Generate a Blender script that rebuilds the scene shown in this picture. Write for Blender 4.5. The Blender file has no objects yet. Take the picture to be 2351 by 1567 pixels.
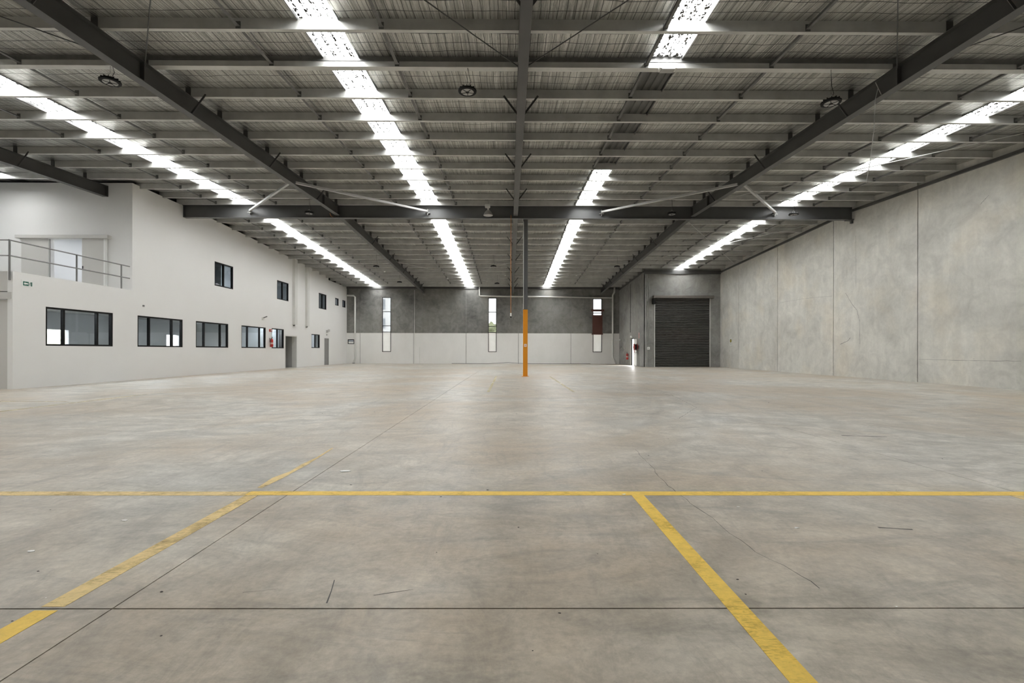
import bpy, bmesh, math, random
from mathutils import Vector, Matrix
R = random.Random(7)
scene = bpy.context.scene
COL = scene.collection

# ------------------------------------------------------------------ camera
CAM_H = 1.12
FPX = 1095.0
cd = bpy.data.cameras.new('camera'); cam = bpy.data.objects.new('camera', cd); COL.objects.link(cam)
cd.sensor_width = 36.0; cd.lens = 36.0 * FPX / 2351.0
cd.shift_y = 21.5 / 2351.0
cd.clip_start = 0.05; cd.clip_end = 400
cam.matrix_world = (Matrix.Translation((0, 0, CAM_H)) @ Matrix.Rotation(-0.0050, 4, 'Z')
                    @ Matrix.Rotation(math.pi / 2, 4, 'X') @ Matrix.Rotation(0.0020, 4, 'Z'))
scene.camera = cam

# ------------------------------------------------------------------ world, light, exposure
w = bpy.data.worlds.new('world'); scene.world = w; w.use_nodes = True
bg = w.node_tree.nodes['Background']
bg.inputs['Color'].default_value = (1.0, 0.996, 0.986, 1)      # even, overcast sky
bg.inputs['Strength'].default_value = 10.0
scene.view_settings.view_transform = 'Standard'
scene.view_settings.look = 'None'
scene.view_settings.exposure = 1.66
scene.view_settings.gamma = 1.0
scene.view_settings.use_curve_mapping = False
scene.cycles.use_denoising = True
scene.cycles.max_bounces = 8
scene.cycles.diffuse_bounces = 6
scene.cycles.glossy_bounces = 3
scene.cycles.transmission_bounces = 4
scene.cycles.transparent_max_bounces = 12
scene.cycles.sample_clamp_indirect = 8.0
scene.cycles.caustics_reflective = False
scene.cycles.caustics_refractive = False

# ------------------------------------------------------------------ building data (metres)
XL, XR = -14.15, 15.0          # office wall, right concrete wall
XO = -22.8                     # outer left wall of the wider front part
YN, YF = -1.0, 41.5            # near and far wall
YRD, XRET = 33.9, 9.55         # wall with the roller door, return wall
YR = 20.8                      # ridge
RX = [-15.16, -7.46, 0.25, 7.95]   # rafters
def zb(y):                     # underside of the purlins
    return 7.38 - (0.040 * (YR - y) if y < YR else 0.042 * (y - YR))
def zs(y): return zb(y) + 0.20 # underside of the roof sheeting
PN = [20.5, 19.5, 18.3, 17.1, 15.9, 14.7, 13.5, 12.3, 11.1, 9.8, 8.6, 7.4, 6.2, 5.0, 3.8, 2.6, 1.4, 0.2]
PF = [21.9] + [23.1 + 1.24 * k for k in range(15)]
SY0 = 1.2       # translucent strips start here, cut short out of view to lower front light
STRIPS = [(-18.7, -18.0), (-11.88, -11.17), (-3.82, -3.10), (2.85, 3.52), (11.72, 12.40)]

def portal(x0, x1, y0, y1):
    ld = bpy.data.lights.new('sky_portal', 'AREA'); ld.shape = 'RECTANGLE'
    L = math.hypot(y1 - y0, zs(y1) - zs(y0)); ld.size = x1 - x0; ld.size_y = L
    ld.cycles.is_portal = True
    o = bpy.data.objects.new('sky_portal', ld); COL.objects.link(o)
    o.location = ((x0 + x1) / 2, (y0 + y1) / 2, (zs(y0) + zs(y1)) / 2 + 0.16)
    o.rotation_euler = (math.atan2(zs(y1) - zs(y0), y1 - y0), 0, 0)
for (a, b) in STRIPS:
    if a < -15: portal(a, b, SY0, 16.9); continue
    if 2 < a < 4: portal(a, b, SY0, 9.75); portal(a, b, 15.95, YR)
    else: portal(a, b, SY0, YR)
    portal(a, b, YR, 41.2 if a < 10 else 33.8)

# ------------------------------------------------------------------ helpers
ABS = {}
def absloc(o): return ABS.get(o.name, Vector((0, 0, 0)))
def tag(o, label=None, cat=None, group=None, kind=None):
    if label: o['label'] = label
    if cat: o['category'] = cat
    if group: o['group'] = group
    if kind: o['kind'] = kind
    return o
def thing(name, loc, label, cat, group=None, kind=None):
    o = bpy.data.objects.new(name, None); COL.objects.link(o); o.location = loc
    o.empty_display_size = 0.1
    ABS[o.name] = Vector(loc)
    return tag(o, label, cat, group, kind)
class MB:
    def __init__(s): s.v = []; s.f = []
    def add(s, vs, fs):
        n = len(s.v); s.v += [tuple(p) for p in vs]; s.f += [tuple(i + n for i in f) for f in fs]; return s
    def hexa(s, p):       # 8 points: bottom 4 (ccw), top 4
        return s.add(p, [(3, 2, 1, 0), (4, 5, 6, 7), (0, 1, 5, 4), (1, 2, 6, 5), (2, 3, 7, 6), (3, 0, 4, 7)])
    def box(s, x0, x1, y0, y1, z0, z1):
        return s.hexa([(x0, y0, z0), (x1, y0, z0), (x1, y1, z0), (x0, y1, z0), (x0, y0, z1), (x1, y0, z1), (x1, y1, z1), (x0, y1, z1)])
    def slopebox(s, x0, x1, y0, y1, f, d0, d1):   # box following a height function f(y)
        a0, a1 = f(y0), f(y1)
        return s.hexa([(x0, y0, a0 + d0), (x1, y0, a0 + d0), (x1, y1, a1 + d0), (x0, y1, a1 + d0),
                       (x0, y0, a0 + d1), (x1, y0, a0 + d1), (x1, y1, a1 + d1), (x0, y1, a1 + d1)])
    def bar(s, a, b, wd, ht=None, up=(0, 0, 1)):  # rectangular bar from a to b
        ht = ht or wd; a = Vector(a); b = Vector(b); d = (b - a).normalized(); u = Vector(up)
        if abs(d.dot(u)) > .99: u = Vector((0, 1, 0))
        sd = d.cross(u).normalized() * wd / 2; u = sd.cross(d).normalized() * ht / 2
        return s.hexa([a - sd - u, a + sd - u, b + sd - u, b - sd - u, a - sd + u, a + sd + u, b + sd + u, b - sd + u])
    def tube(s, pts, r, n=8, cap=True):
        pts = [Vector(p) for p in pts]; m = len(pts); base = len(s.v); ref = None
        for i, p in enumerate(pts):
            d = (pts[min(i + 1, m - 1)] - pts[max(i - 1, 0)]).normalized()
            if ref is None: ref = Vector((0, 0, 1)) if abs(d.z) < .9 else Vector((0, 1, 0))
            a = d.cross(ref).normalized(); b = a.cross(d).normalized(); ref = b
            rr = r[i] if isinstance(r, (list, tuple)) else r
            for k in range(n):
                t = 2 * math.pi * k / n
                s.v.append(tuple(p + a * (rr * math.cos(t)) + b * (rr * math.sin(t))))
        for i in range(m - 1):
            for k in range(n):
                q = (k + 1) % n
                s.f.append((base + i * n + k, base + i * n + q, base + (i + 1) * n + q, base + (i + 1) * n + k))
        if cap:
            s.f.append(tuple(base + k for k in reversed(range(n)))); s.f.append(tuple(base + (m - 1) * n + k for k in range(n)))
        return s
    def lathe(s, c, prof, n=24, axis='Z'):
        base = len(s.v)
        for (r, h) in prof:
            for k in range(n):
                t = 2 * math.pi * k / n; a, b = r * math.cos(t), r * math.sin(t)
                if axis == 'Z': s.v.append((c[0] + a, c[1] + b, c[2] + h))
                elif axis == 'X': s.v.append((c[0] + h, c[1] + a, c[2] + b))
                else: s.v.append((c[0] + a, c[1] + h, c[2] + b))
        for i in range(len(prof) - 1):
            for k in range(n):
                q = (k + 1) % n
                s.f.append((base + i * n + k, base + i * n + q, base + (i + 1) * n + q, base + (i + 1) * n + k))
        s.f.append(tuple(base + k for k in reversed(range(n)))); s.f.append(tuple(base + (len(prof) - 1) * n + k for k in range(n)))
        return s
    def build(s, name, mat, parent=None, smooth=False, bevel=0, fixn=True):
        if parent is None:
            xs = [v[0] for v in s.v]; ys = [v[1] for v in s.v]; zz = [v[2] for v in s.v]
            o0 = Vector(((min(xs) + max(xs)) / 2, (min(ys) + max(ys)) / 2, min(zz)))
        else: o0 = absloc(parent)
        me = bpy.data.meshes.new(name)
        me.from_pydata([(x - o0.x, y - o0.y, z - o0.z) for (x, y, z) in s.v], [], s.f)
        if fixn:
            bm = bmesh.new(); bm.from_mesh(me); bmesh.ops.recalc_face_normals(bm, faces=bm.faces)
            bm.to_mesh(me); bm.free()
        if smooth:
            for p in me.polygons: p.use_smooth = True
        if isinstance(mat, (list, tuple)):
            for m in mat: me.materials.append(m)
        else: me.materials.append(mat)
        o = bpy.data.objects.new(name, me); COL.objects.link(o)
        if parent is None: o.location = o0; ABS[o.name] = o0
        else: o.parent = parent; ABS[o.name] = absloc(parent).copy()
        if bevel:
            b = o.modifiers.new('bevel', 'BEVEL'); b.width = bevel; b.segments = 2; b.limit_method = 'ANGLE'
        return o
def copy_tree(o, dx, dy, dz, parent=None, **kw):
    c = o.copy(); COL.objects.link(c)
    if parent is None:
        c.location = o.location + Vector((dx, dy, dz)); ABS[c.name] = absloc(o) + Vector((dx, dy, dz))
    else: c.parent = parent; ABS[c.name] = absloc(o) + Vector((dx, dy, dz))
    for ch in [q for q in COL.objects if q.parent is o]:
        copy_tree(ch, dx, dy, dz, c)
    if kw: tag(c, **kw)
    return c

# ------------------------------------------------------------------ materials
def newmat(name):
    m = bpy.data.materials.new(name); m.use_nodes = True
    nt = m.node_tree; b = nt.nodes['Principled BSDF']
    return m, nt, b
def N(nt, t, **kw):
    n = nt.nodes.new(t)
    for k, v in kw.items():
        if k.startswith('i_'): n.inputs[k[2:].replace('_', ' ')].default_value = v
        else: setattr(n, k, v)
    return n
def pos(nt, scale=(1, 1, 1), loc=(0, 0, 0)):
    g = N(nt, 'ShaderNodeNewGeometry'); mp = N(nt, 'ShaderNodeMapping')
    mp.inputs['Scale'].default_value = scale; mp.inputs['Location'].default_value = loc
    nt.links.new(g.outputs['Position'], mp.inputs['Vector']); return mp.outputs['Vector']
def noise(nt, vec, scale, detail=4, rough=.55, dist=0):
    n = N(nt, 'ShaderNodeTexNoise'); n.inputs['Scale'].default_value = scale
    n.inputs['Detail'].default_value = detail; n.inputs['Roughness'].default_value = rough
    n.inputs['Distortion'].default_value = dist
    nt.links.new(vec, n.inputs['Vector']); return n.outputs['Fac']
def ramp(nt, fac, p0, p1, c0=(0, 0, 0, 1), c1=(1, 1, 1, 1)):
    r = N(nt, 'ShaderNodeValToRGB'); e = r.color_ramp.elements
    e[0].position = p0; e[1].position = p1; e[0].color = c0; e[1].color = c1
    nt.links.new(fac, r.inputs['Fac']); return r.outputs['Color']
def mix(nt, fac, a, b, mode='MIX'):
    m = N(nt, 'ShaderNodeMix', data_type='RGBA', blend_type=mode)
    for s, v in ((m.inputs[0], fac), (m.inputs[6], a), (m.inputs[7], b)):
        if isinstance(v, (int, float)): s.default_value = v
        elif isinstance(v, tuple): s.default_value = v
        else: nt.links.new(v, s)
    return m.outputs[2]
def bump(nt, b, h, strength, dist=.01):
    n = N(nt, 'ShaderNodeBump'); n.inputs['Strength'].default_value = strength; n.inputs['Distance'].default_value = dist
    nt.links.new(h, n.inputs['Height']); nt.links.new(n.outputs['Normal'], b.inputs['Normal'])
def math_(nt, op, a, b=None):
    n = N(nt, 'ShaderNodeMath', operation=op)
    for i, v in enumerate((a, b)):
        if v is None: continue
        if isinstance(v, (int, float)): n.inputs[i].default_value = v
        else: nt.links.new(v, n.inputs[i])
    return n.outputs[0]
def plain(name, c, rough=.5, metal=0, var=.06, scale=3.0, spec=.5):
    m, nt, b = newmat(name)
    n = noise(nt, pos(nt), scale, 5)
    c0 = tuple(x * (1 - var) for x in c) + (1,); c1 = tuple(min(1, x * (1 + var)) for x in c) + (1,)
    nt.links.new(ramp(nt, n, .3, .7, c0, c1), b.inputs['Base Color'])
    b.inputs['Roughness'].default_value = rough; b.inputs['Metallic'].default_value = metal
    b.inputs['Specular IOR Level'].default_value = spec
    return m
M = {}
M['rafter'] = plain('dark_paint', (.085, .085, .083), .45)
M['beam'] = plain('beam_paint', (.11, .112, .112), .42)
M['galv'] = plain('galvanised', (.60, .60, .58), .42, .3, .12, 2.5)
M['galvd'] = plain('galvanised_dull', (.17, .17, .165), .5, .4, .15, 6.0)
M['patch'] = plain('old_roof_sheet', (.15, .15, .142), .5, .4, .15, 3.0)
M['void'] = plain('shade_dark_lining', (.03, .03, .03), .8)  # near-black lining, the dark of the roof space put into its colour
M['shrub'] = plain('pale_shrub', (.42, .42, .30), .8, 0, .3, 3)
M['strut'] = plain('strut_galv', (.5, .5, .49), .45, .3, .05)
M['white'] = plain('white_paint', (.85, .848, .835), .6, 0, .012, .6)
M['grey_or_shaded_white'] = plain('shaded_paint', (.62, .61, .585), .6, 0, .015, .6)  # white paint darkened for shade on camera-facing fronts; also the greyish door leaves
M['trimwhite'] = plain('pipe_white', (.72, .72, .69), .4, 0, .03)
M['door'] = plain('grey_door', (.25, .25, .245), .5)
M['alcove'] = plain('grey_lining', (.42, .42, .41), .6)
M['room'] = plain('room_paint', (.40, .42, .43), .7, 0, .04, .5)
M['roomw'] = plain('room_white', (.8, .8, .8), .7, 0, .02, .5)
M['black'] = plain('black_aluminium', (.010, .010, .010), .5, spec=.15)
M['lampblack'] = plain('lamp_black', (.007, .007, .007), .6, spec=.2)
M['lens'] = plain('lamp_lens', (.38, .38, .37), .3)
M['red'] = plain('signal_red', (.50, .03, .025), .35)
M['darkred'] = plain('reel_red', (.30, .02, .02), .4)
M['green'] = plain('exit_green', (.015, .13, .09), .4, 0, .02)
M['signwhite'] = plain('sign_white', (.85, .86, .84), .4, 0, .01)
M['yellowsign'] = plain('sign_yellow', (.75, .62, .05), .4)
M['orange'] = plain('column_orange', (.78, .30, .010), .42, 0, .03)
M['cord'] = plain('orange_cord', (.55, .22, .07), .5)
M['brown'] = plain('brown_steel', (.115, .048, .036), .5, .1, .05)
M['housing'] = plain('drum_housing', (.16, .145, .13), .5, .3)
M['shutter'] = plain('shutter', (.075, .073, .068), .4, .2, .08, 3)
M['rubber'] = plain('rubber', (.03, .03, .03), .6)
M['steel'] = plain('rail_steel', (.26, .26, .255), .4, .5)
M['joint'] = plain('joint_sealant', (.09, .087, .08), .8)
M['curb'] = plain('edge_flashing', (.20, .20, .195), .5, .4)
M['debris'] = plain('dark_grit', (.04, .035, .03), .8)
M['paper'] = plain('white_scrap', (.93, .93, .9), .7)
M['tree'] = plain('foliage', (.30, .32, .20), .8, 0, .5, 2)
M['bark'] = plain('bark', (.12, .09, .06), .9)
M['facade'] = plain('pale_facade', (.85, .86, .88), .7)
M['facadew'] = plain('facade_window', (.35, .38, .42), .3)
M['ground'] = plain('outside_concrete', (.5, .49, .47), .8, 0, .15, .5)

def concrete(name, base, stain=.35, warm=.3, zpaint=None):
    m, nt, b = newmat(name)
    oi = N(nt, 'ShaderNodeObjectInfo')
    big = noise(nt, pos(nt), .35, 4, .6, .6)
    med = noise(nt, pos(nt, loc=(3, 7, 1)), 1.6, 7, .65, 1.2)
    fine = noise(nt, pos(nt), 9, 6, .7)
    streak = noise(nt, pos(nt, (2.2, 2.2, .22)), 1.3, 6, .6, .3)
    pits = noise(nt, pos(nt), 38, 3, .6)
    spots = noise(nt, pos(nt, loc=(9, 2, 5)), 2.6, 6, .6, 2.5)
    a = tuple(x * (1 - stain) for x in base) + (1,); c = tuple(x * (1 + stain * .35) for x in base) + (1,)
    col = ramp(nt, med, .32, .62, a, c)
    col = mix(nt, .55, col, ramp(nt, big, .35, .6, a, c))
    col = mix(nt, math_(nt, 'MULTIPLY', ramp(nt, streak, .42, .7), .35), col, tuple(x * .72 for x in base) + (1,))
    wn = noise(nt, pos(nt, loc=(11, 3, 2)), .5, 3)
    col = mix(nt, math_(nt, 'MULTIPLY', ramp(nt, wn, .5, .7), warm), col, (base[0] * 1.12, base[1] * .98, base[2] * .78, 1))
    col = mix(nt, math_(nt, 'MULTIPLY', ramp(nt, spots, .66, .76), .45), col, tuple(x * .5 for x in base) + (1,))
    col = mix(nt, math_(nt, 'MULTIPLY', ramp(nt, pits, .68, .74), .5), col, tuple(x * .45 for x in base) + (1,))
    col = mix(nt, .35, col, ramp(nt, fine, .3, .7, (.7, .7, .7, 1), (1, 1, 1, 1)), 'MULTIPLY')
    tint = math_(nt, 'ADD', math_(nt, 'MULTIPLY', oi.outputs['Random'], .10), .95)
    cmb = N(nt, 'ShaderNodeCombineColor')
    for i in range(3): nt.links.new(tint, cmb.inputs[i])
    col = mix(nt, 1.0, col, cmb.outputs[0], 'MULTIPLY')
    if zpaint:
        g = N(nt, 'ShaderNodeNewGeometry'); sp = N(nt, 'ShaderNodeSeparateXYZ'); nt.links.new(g.outputs['Position'], sp.inputs[0])
        wob = math_(nt, 'MULTIPLY', noise(nt, pos(nt), 6, 2), .02)
        f = math_(nt, 'LESS_THAN', math_(nt, 'ADD', sp.outputs['Z'], wob), zpaint)
        dirt = ramp(nt, noise(nt, pos(nt, (1, 1, .6)), 1.5, 6, .65), .35, .75, (.82, .815, .79, 1), (.87, .865, .845, 1))
        col = mix(nt, f, col, dirt)
    nt.links.new(col, b.inputs['Base Color'])
    b.inputs['Roughness'].default_value = .75
    bump(nt, b, fine, .25, .01)
    return m
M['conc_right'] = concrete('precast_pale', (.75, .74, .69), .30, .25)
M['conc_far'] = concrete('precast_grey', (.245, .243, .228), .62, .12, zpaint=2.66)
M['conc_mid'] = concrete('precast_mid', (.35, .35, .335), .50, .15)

def floor_mat():
    m, nt, b = newmat('floor_concrete')
    big = noise(nt, pos(nt, (1, 1, 1)), .22, 5, .6, .8)
    med = noise(nt, pos(nt, (1, 1.4, 1), (4, 2, 0)), .9, 8, .68, 1.5)
    med2 = noise(nt, pos(nt, (1, 1, 1), (14, 22, 0)), 2.3, 8, .7, 1.0)
    fine = noise(nt, pos(nt), 24, 6, .75)
    grit = noise(nt, pos(nt), 120, 2, .6)
    sw = N(nt, 'ShaderNodeTexWave', wave_type='RINGS', rings_direction='Z'); sw.inputs['Scale'].default_value = .35
    sw.inputs['Distortion'].default_value = 6; sw.inputs['Detail'].default_value = 4; sw.inputs['Detail Scale'].default_value = .4
    nt.links.new(pos(nt, loc=(5, -12, 0)), sw.inputs['Vector'])
    mr = N(nt, 'ShaderNodeMapping'); mr.inputs['Rotation'].default_value = (0, 0, .9); mr.inputs['Scale'].default_value = (1.6, .5, 1); nt.links.new(pos(nt), mr.inputs['Vector'])
    scr = noise(nt, mr.outputs['Vector'], 1.6, 9, .78, 1.6)
    scr2 = noise(nt, pos(nt, (.45, 1.6, 1), (7, 3, 0)), 1.4, 9, .78, 1.8)
    col = ramp(nt, med, .36, .62, (.34, .325, .29, 1), (.74, .72, .67, 1))
    col = mix(nt, .45, col, ramp(nt, med2, .37, .61, (.33, .315, .285, 1), (.78, .76, .71, 1)))
    col = mix(nt, math_(nt, 'MULTIPLY', ramp(nt, big, .40, .60), .7), col, (.50, .405, .30, 1))
    col = mix(nt, math_(nt, 'MULTIPLY', ramp(nt, noise(nt, pos(nt, loc=(31, 5, 0)), .5, 4), .55, .75), .4), col, (.41, .43, .435, 1))
    col = mix(nt, math_(nt, 'MULTIPLY', ramp(nt, scr, .50, .66), .42), col, (.27, .26, .245, 1))
    col = mix(nt, math_(nt, 'MULTIPLY', ramp(nt, scr2, .51, .66), .5), col, (.27, .265, .25, 1))
    col = mix(nt, math_(nt, 'MULTIPLY', ramp(nt, sw.outputs['Fac'], .86, 1.0), .16), col, (.24, .235, .22, 1))
    col = mix(nt, .6, col, ramp(nt, fine, .34, .66, (.68, .68, .67, 1), (1.1, 1.1, 1.1, 1)), 'MULTIPLY')
    col = mix(nt, math_(nt, 'MULTIPLY', ramp(nt, grit, .72, .78), .5), col, (.12, .11, .1, 1))
    # brown, darker tint over the front slabs, with a ragged outline, and scattered dark smudges
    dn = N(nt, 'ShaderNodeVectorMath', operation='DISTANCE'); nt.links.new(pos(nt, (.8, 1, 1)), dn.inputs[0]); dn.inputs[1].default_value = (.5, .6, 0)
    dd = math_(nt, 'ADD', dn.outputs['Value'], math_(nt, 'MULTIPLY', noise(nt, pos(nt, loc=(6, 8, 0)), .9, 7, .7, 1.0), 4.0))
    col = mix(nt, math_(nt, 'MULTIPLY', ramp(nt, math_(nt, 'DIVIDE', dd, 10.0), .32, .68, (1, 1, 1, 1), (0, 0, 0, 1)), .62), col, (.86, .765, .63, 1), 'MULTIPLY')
    sm = noise(nt, pos(nt, (1, 1.3, 1), (17, 9, 0)), 1.9, 5, .6, 1.2)
    col = mix(nt, math_(nt, 'MULTIPLY', ramp(nt, sm, .62, .74), .35), col, (.33, .32, .30, 1))
    col = mix(nt, 1.0, col, (.94, .925, .895, 1), 'MULTIPLY')
    nt.links.new(col, b.inputs['Base Color'])
    nt.links.new(ramp(nt, med2, .3, .7, (.34, .34, .34, 1), (.55, .55, .55, 1)), b.inputs['Roughness'])
    bump(nt, b, fine, .12, .004)
    return m
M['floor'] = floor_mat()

def foil_mat():
    m, nt, b = newmat('foil_insulation')
    g = N(nt, 'ShaderNodeNewGeometry'); sp = N(nt, 'ShaderNodeSeparateXYZ'); nt.links.new(g.outputs['Position'], sp.inputs[0])
    wob = math_(nt, 'MULTIPLY', noise(nt, pos(nt), .8, 3), .12)
    def grid(coord, pitch, wd):
        t = math_(nt, 'FRACT', math_(nt, 'DIVIDE', math_(nt, 'ADD', coord, wob), pitch))
        return math_(nt, 'LESS_THAN', t, wd / pitch)
    lines = math_(nt, 'MAXIMUM', grid(sp.outputs['X'], .15, .009), grid(sp.outputs['Y'], .30, .016))
    st = noise(nt, pos(nt, (26, .45, 1)), 1.0, 6, .75, .4)
    st2 = noise(nt, pos(nt, (7, .6, 1), (5, 3, 0)), 1.0, 5, .7, .6)
    cr = noise(nt, pos(nt, (5, 3, 1)), 2.0, 7, .7, 1.5)
    col = ramp(nt, st, .40, .58, (.22, .22, .205, 1), (.90, .89, .84, 1))
    col = mix(nt, .45, col, ramp(nt, st2, .35, .62, (.34, .34, .32, 1), (.90, .89, .84, 1)))
    col = mix(nt, lines, col, (.04, .04, .038, 1))
    nt.links.new(col, b.inputs['Base Color'])
    b.inputs['Metallic'].default_value = .92; b.inputs['Roughness'].default_value = .20
    h = math_(nt, 'ADD', math_(nt, 'ADD', st, math_(nt, 'MULTIPLY', st2, .8)), math_(nt, 'MULTIPLY', cr, .22))
    bump(nt, b, h, .6, .03)
    return m
M['foil'] = foil_mat()

def skylight_mat():
    m = bpy.data.materials.new('translucent_sheet'); m.use_nodes = True; nt = m.node_tree; nt.nodes.clear()
    out = N(nt, 'ShaderNodeOutputMaterial'); tr = N(nt, 'ShaderNodeBsdfTransparent'); tl = N(nt, 'ShaderNodeBsdfTranslucent')
    tr.inputs['Color'].default_value = (.93, .94, .94, 1); tl.inputs['Color'].default_value = (.8, .8, .8, 1)
    mx = N(nt, 'ShaderNodeMixShader'); mx.inputs[0].default_value = .2
    nt.links.new(tr.outputs[0], mx.inputs[1]); nt.links.new(tl.outputs[0], mx.inputs[2])
    d = N(nt, 'ShaderNodeBsdfDiffuse'); d.inputs['Color'].default_value = (.02, .018, .014, 1)
    g = N(nt, 'ShaderNodeNewGeometry'); sp = N(nt, 'ShaderNodeSeparateXYZ'); nt.links.new(g.outputs['Position'], sp.inputs[0])
    fr = math_(nt, 'FRACT', math_(nt, 'MULTIPLY', sp.outputs['X'], 1 / .175))
    band = math_(nt, 'LESS_THAN', math_(nt, 'ABSOLUTE', math_(nt, 'SUBTRACT', fr, .5)), .30)
    spk = ramp(nt, noise(nt, pos(nt, (1.8, 1, 1)), 13, 5, .75), .45, .49)
    lump = ramp(nt, noise(nt, pos(nt, (1, .8, 1)), 1.6, 3), .34, .38)
    f = math_(nt, 'MULTIPLY', math_(nt, 'MULTIPLY', band, spk), lump)
    m2 = N(nt, 'ShaderNodeMixShader'); nt.links.new(f, m2.inputs[0])
    nt.links.new(mx.outputs[0], m2.inputs[1]); nt.links.new(d.outputs[0], m2.inputs[2])
    nt.links.new(m2.outputs[0], out.inputs['Surface'])
    return m
M['skylight'] = skylight_mat()

def glass_mat(name, tint, refl):
    m = bpy.data.materials.new(name); m.use_nodes = True; nt = m.node_tree; nt.nodes.clear()
    out = N(nt, 'ShaderNodeOutputMaterial'); tr = N(nt, 'ShaderNodeBsdfTransparent'); gl = N(nt, 'ShaderNodeBsdfGlossy')
    tr.inputs['Color'].default_value = tint; gl.inputs['Roughness'].default_value = .02
    lw = N(nt, 'ShaderNodeLayerWeight'); lw.inputs['Blend'].default_value = .5
    fac = math_(nt, 'ADD', math_(nt, 'MULTIPLY', math_(nt, 'POWER', lw.outputs['Facing'], 4.0), .35), refl)
    mx = N(nt, 'ShaderNodeMixShader'); nt.links.new(fac, mx.inputs[0])
    nt.links.new(tr.outputs[0], mx.inputs[1]); nt.links.new(gl.outputs[0], mx.inputs[2])
    nt.links.new(mx.outputs[0], out.inputs['Surface']); return m
M['glass'] = glass_mat('office_glass', (.72, .75, .77, 1), .05)
M['glassclear'] = glass_mat('clear_glass', (.22, .225, .225, 1), .03)
def frosted():
    m = bpy.data.materials.new('frosted_pane'); m.use_nodes = True; nt = m.node_tree; nt.nodes.clear()
    out = N(nt, 'ShaderNodeOutputMaterial'); tl = N(nt, 'ShaderNodeBsdfTranslucent'); df = N(nt, 'ShaderNodeBsdfDiffuse')
    tl.inputs['Color'].default_value = (.10, .10, .10, 1)
    n = noise(nt, pos(nt), 2, 3)
    nt.links.new(ramp(nt, n, .3, .7, (.62, .62, .59, 1), (.66, .66, .63, 1)), df.inputs['Color'])
    ad = N(nt, 'ShaderNodeAddShader'); nt.links.new(tl.outputs[0], ad.inputs[0]); nt.links.new(df.outputs[0], ad.inputs[1])
    nt.links.new(ad.outputs[0], out.inputs['Surface']); return m
M['frosted'] = frosted()

def worn_paint(name, col, wear):
    m = bpy.data.materials.new(name); m.use_nodes = True; nt = m.node_tree
    b = nt.nodes['Principled BSDF']; out = nt.nodes['Material Output']
    n1 = noise(nt, pos(nt), 1.6, 8, .75, 1.0); n2 = noise(nt, pos(nt, (1, 1, 1), (3, 3, 0)), 14, 6, .75)
    n3 = noise(nt, pos(nt, (1.5, 6, 1)), 9, 6, .7, 1.5)
    nt.links.new(ramp(nt, n2, .3, .7, tuple(c * .78 for c in col) + (1,), col + (1,)), b.inputs['Base Color'])
    b.inputs['Roughness'].default_value = .55
    f = math_(nt, 'ADD', math_(nt, 'MULTIPLY', n1, .6), math_(nt, 'MULTIPLY', n3, .4))
    msk = ramp(nt, f, wear - .10, wear + .16)
    tr = N(nt, 'ShaderNodeBsdfTransparent'); mx = N(nt, 'ShaderNodeMixShader')
    nt.links.new(msk, mx.inputs[0]); nt.links.new(b.outputs[0], mx.inputs[1]); nt.links.new(tr.outputs[0], mx.inputs[2])
    nt.links.new(mx.outputs[0], out.inputs['Surface']); return m
M['yl_fresh'] = worn_paint('yellow_line_fresh', (.95, .64, .10), .62)
M['yl_worn'] = worn_paint('yellow_line_worn', (.84, .63, .27), .56)
M['yl_faint'] = worn_paint('yellow_line_faint', (.82, .72, .45), .44)

# ------------------------------------------------------------------ floor
fl = thing('floor', (0, 0, 0), 'grey stained concrete warehouse floor cast in large slabs', 'floor', kind='structure')
MB().box(-24, 24, YN - 1, YF + .3, -.20, -.03).build('floor_base', M['joint'], fl)
xsj = [-22.9, -19.03, -13.26, -7.49, -1.72, 4.05, 9.82, 15.3]
ysj = [-1.2, 2.075, 21.45, 41.7]
for i in range(len(xsj) - 1):
    for j in range(len(ysj) - 1):
        gx = .004 if abs(xsj[i] + 1.72) < .1 else .0015
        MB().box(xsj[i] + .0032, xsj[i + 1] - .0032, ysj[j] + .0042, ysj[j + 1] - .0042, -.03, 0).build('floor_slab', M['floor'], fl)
MB().box(-80, 80, YF + .31, 120, -.1, -.03).box(15.35, 80, -60, YF + .31, -.1, -.03).box(-80, -24.01, -60, YF + .31, -.1, -.03).build('ground', M['ground'], fl)

def crack(pts, wd, jit=.012):
    mb = MB(); vs = []; fine = []
    for i in range(len(pts) - 1):
        a, b = Vector(pts[i]), Vector(pts[i + 1]); n = max(2, int((b - a).length / .08))
        for k in range(n):
            p = a.lerp(b, k / n); fine.append((p.x + R.uniform(-jit, jit), p.y + R.uniform(-jit, jit)))
    fine.append(pts[-1])
    for i, p in enumerate(fine):
        q = fine[min(i + 1, len(fine) - 1)]; o = fine[max(i - 1, 0)]
        d = Vector((q[0] - o[0], q[1] - o[1])).normalized(); w2 = wd * R.uniform(.3, 1) / 2
        vs += [(p[0] - d.y * w2, p[1] + d.x * w2, .0006), (p[0] + d.y * w2, p[1] - d.x * w2, .0006)]
    fs = [(2 * i, 2 * i + 1, 2 * i + 3, 2 * i + 2) for i in range(len(fine) - 1)]
    return mb.add(vs, fs).build('crack', M['joint'], fl, fixn=False)
def fp(px, py):               # floor point seen at a pixel of the photograph
    yh = 805 + .002 * (px - 1175); Y = CAM_H * FPX / (py - yh); return ((px - 1170) / FPX * Y, Y)
crack([fp(1460, 1032), fp(1487, 1060), fp(1520, 1100), fp(1545, 1122), fp(1600, 1165), fp(1650, 1200), fp(1700, 1240), fp(1735, 1268), fp(1800, 1300), fp(1850, 1325), fp(1885, 1352)], .006)
crack([fp(1540, 905), fp(1600, 935), fp(1560, 960)], .008)
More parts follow.
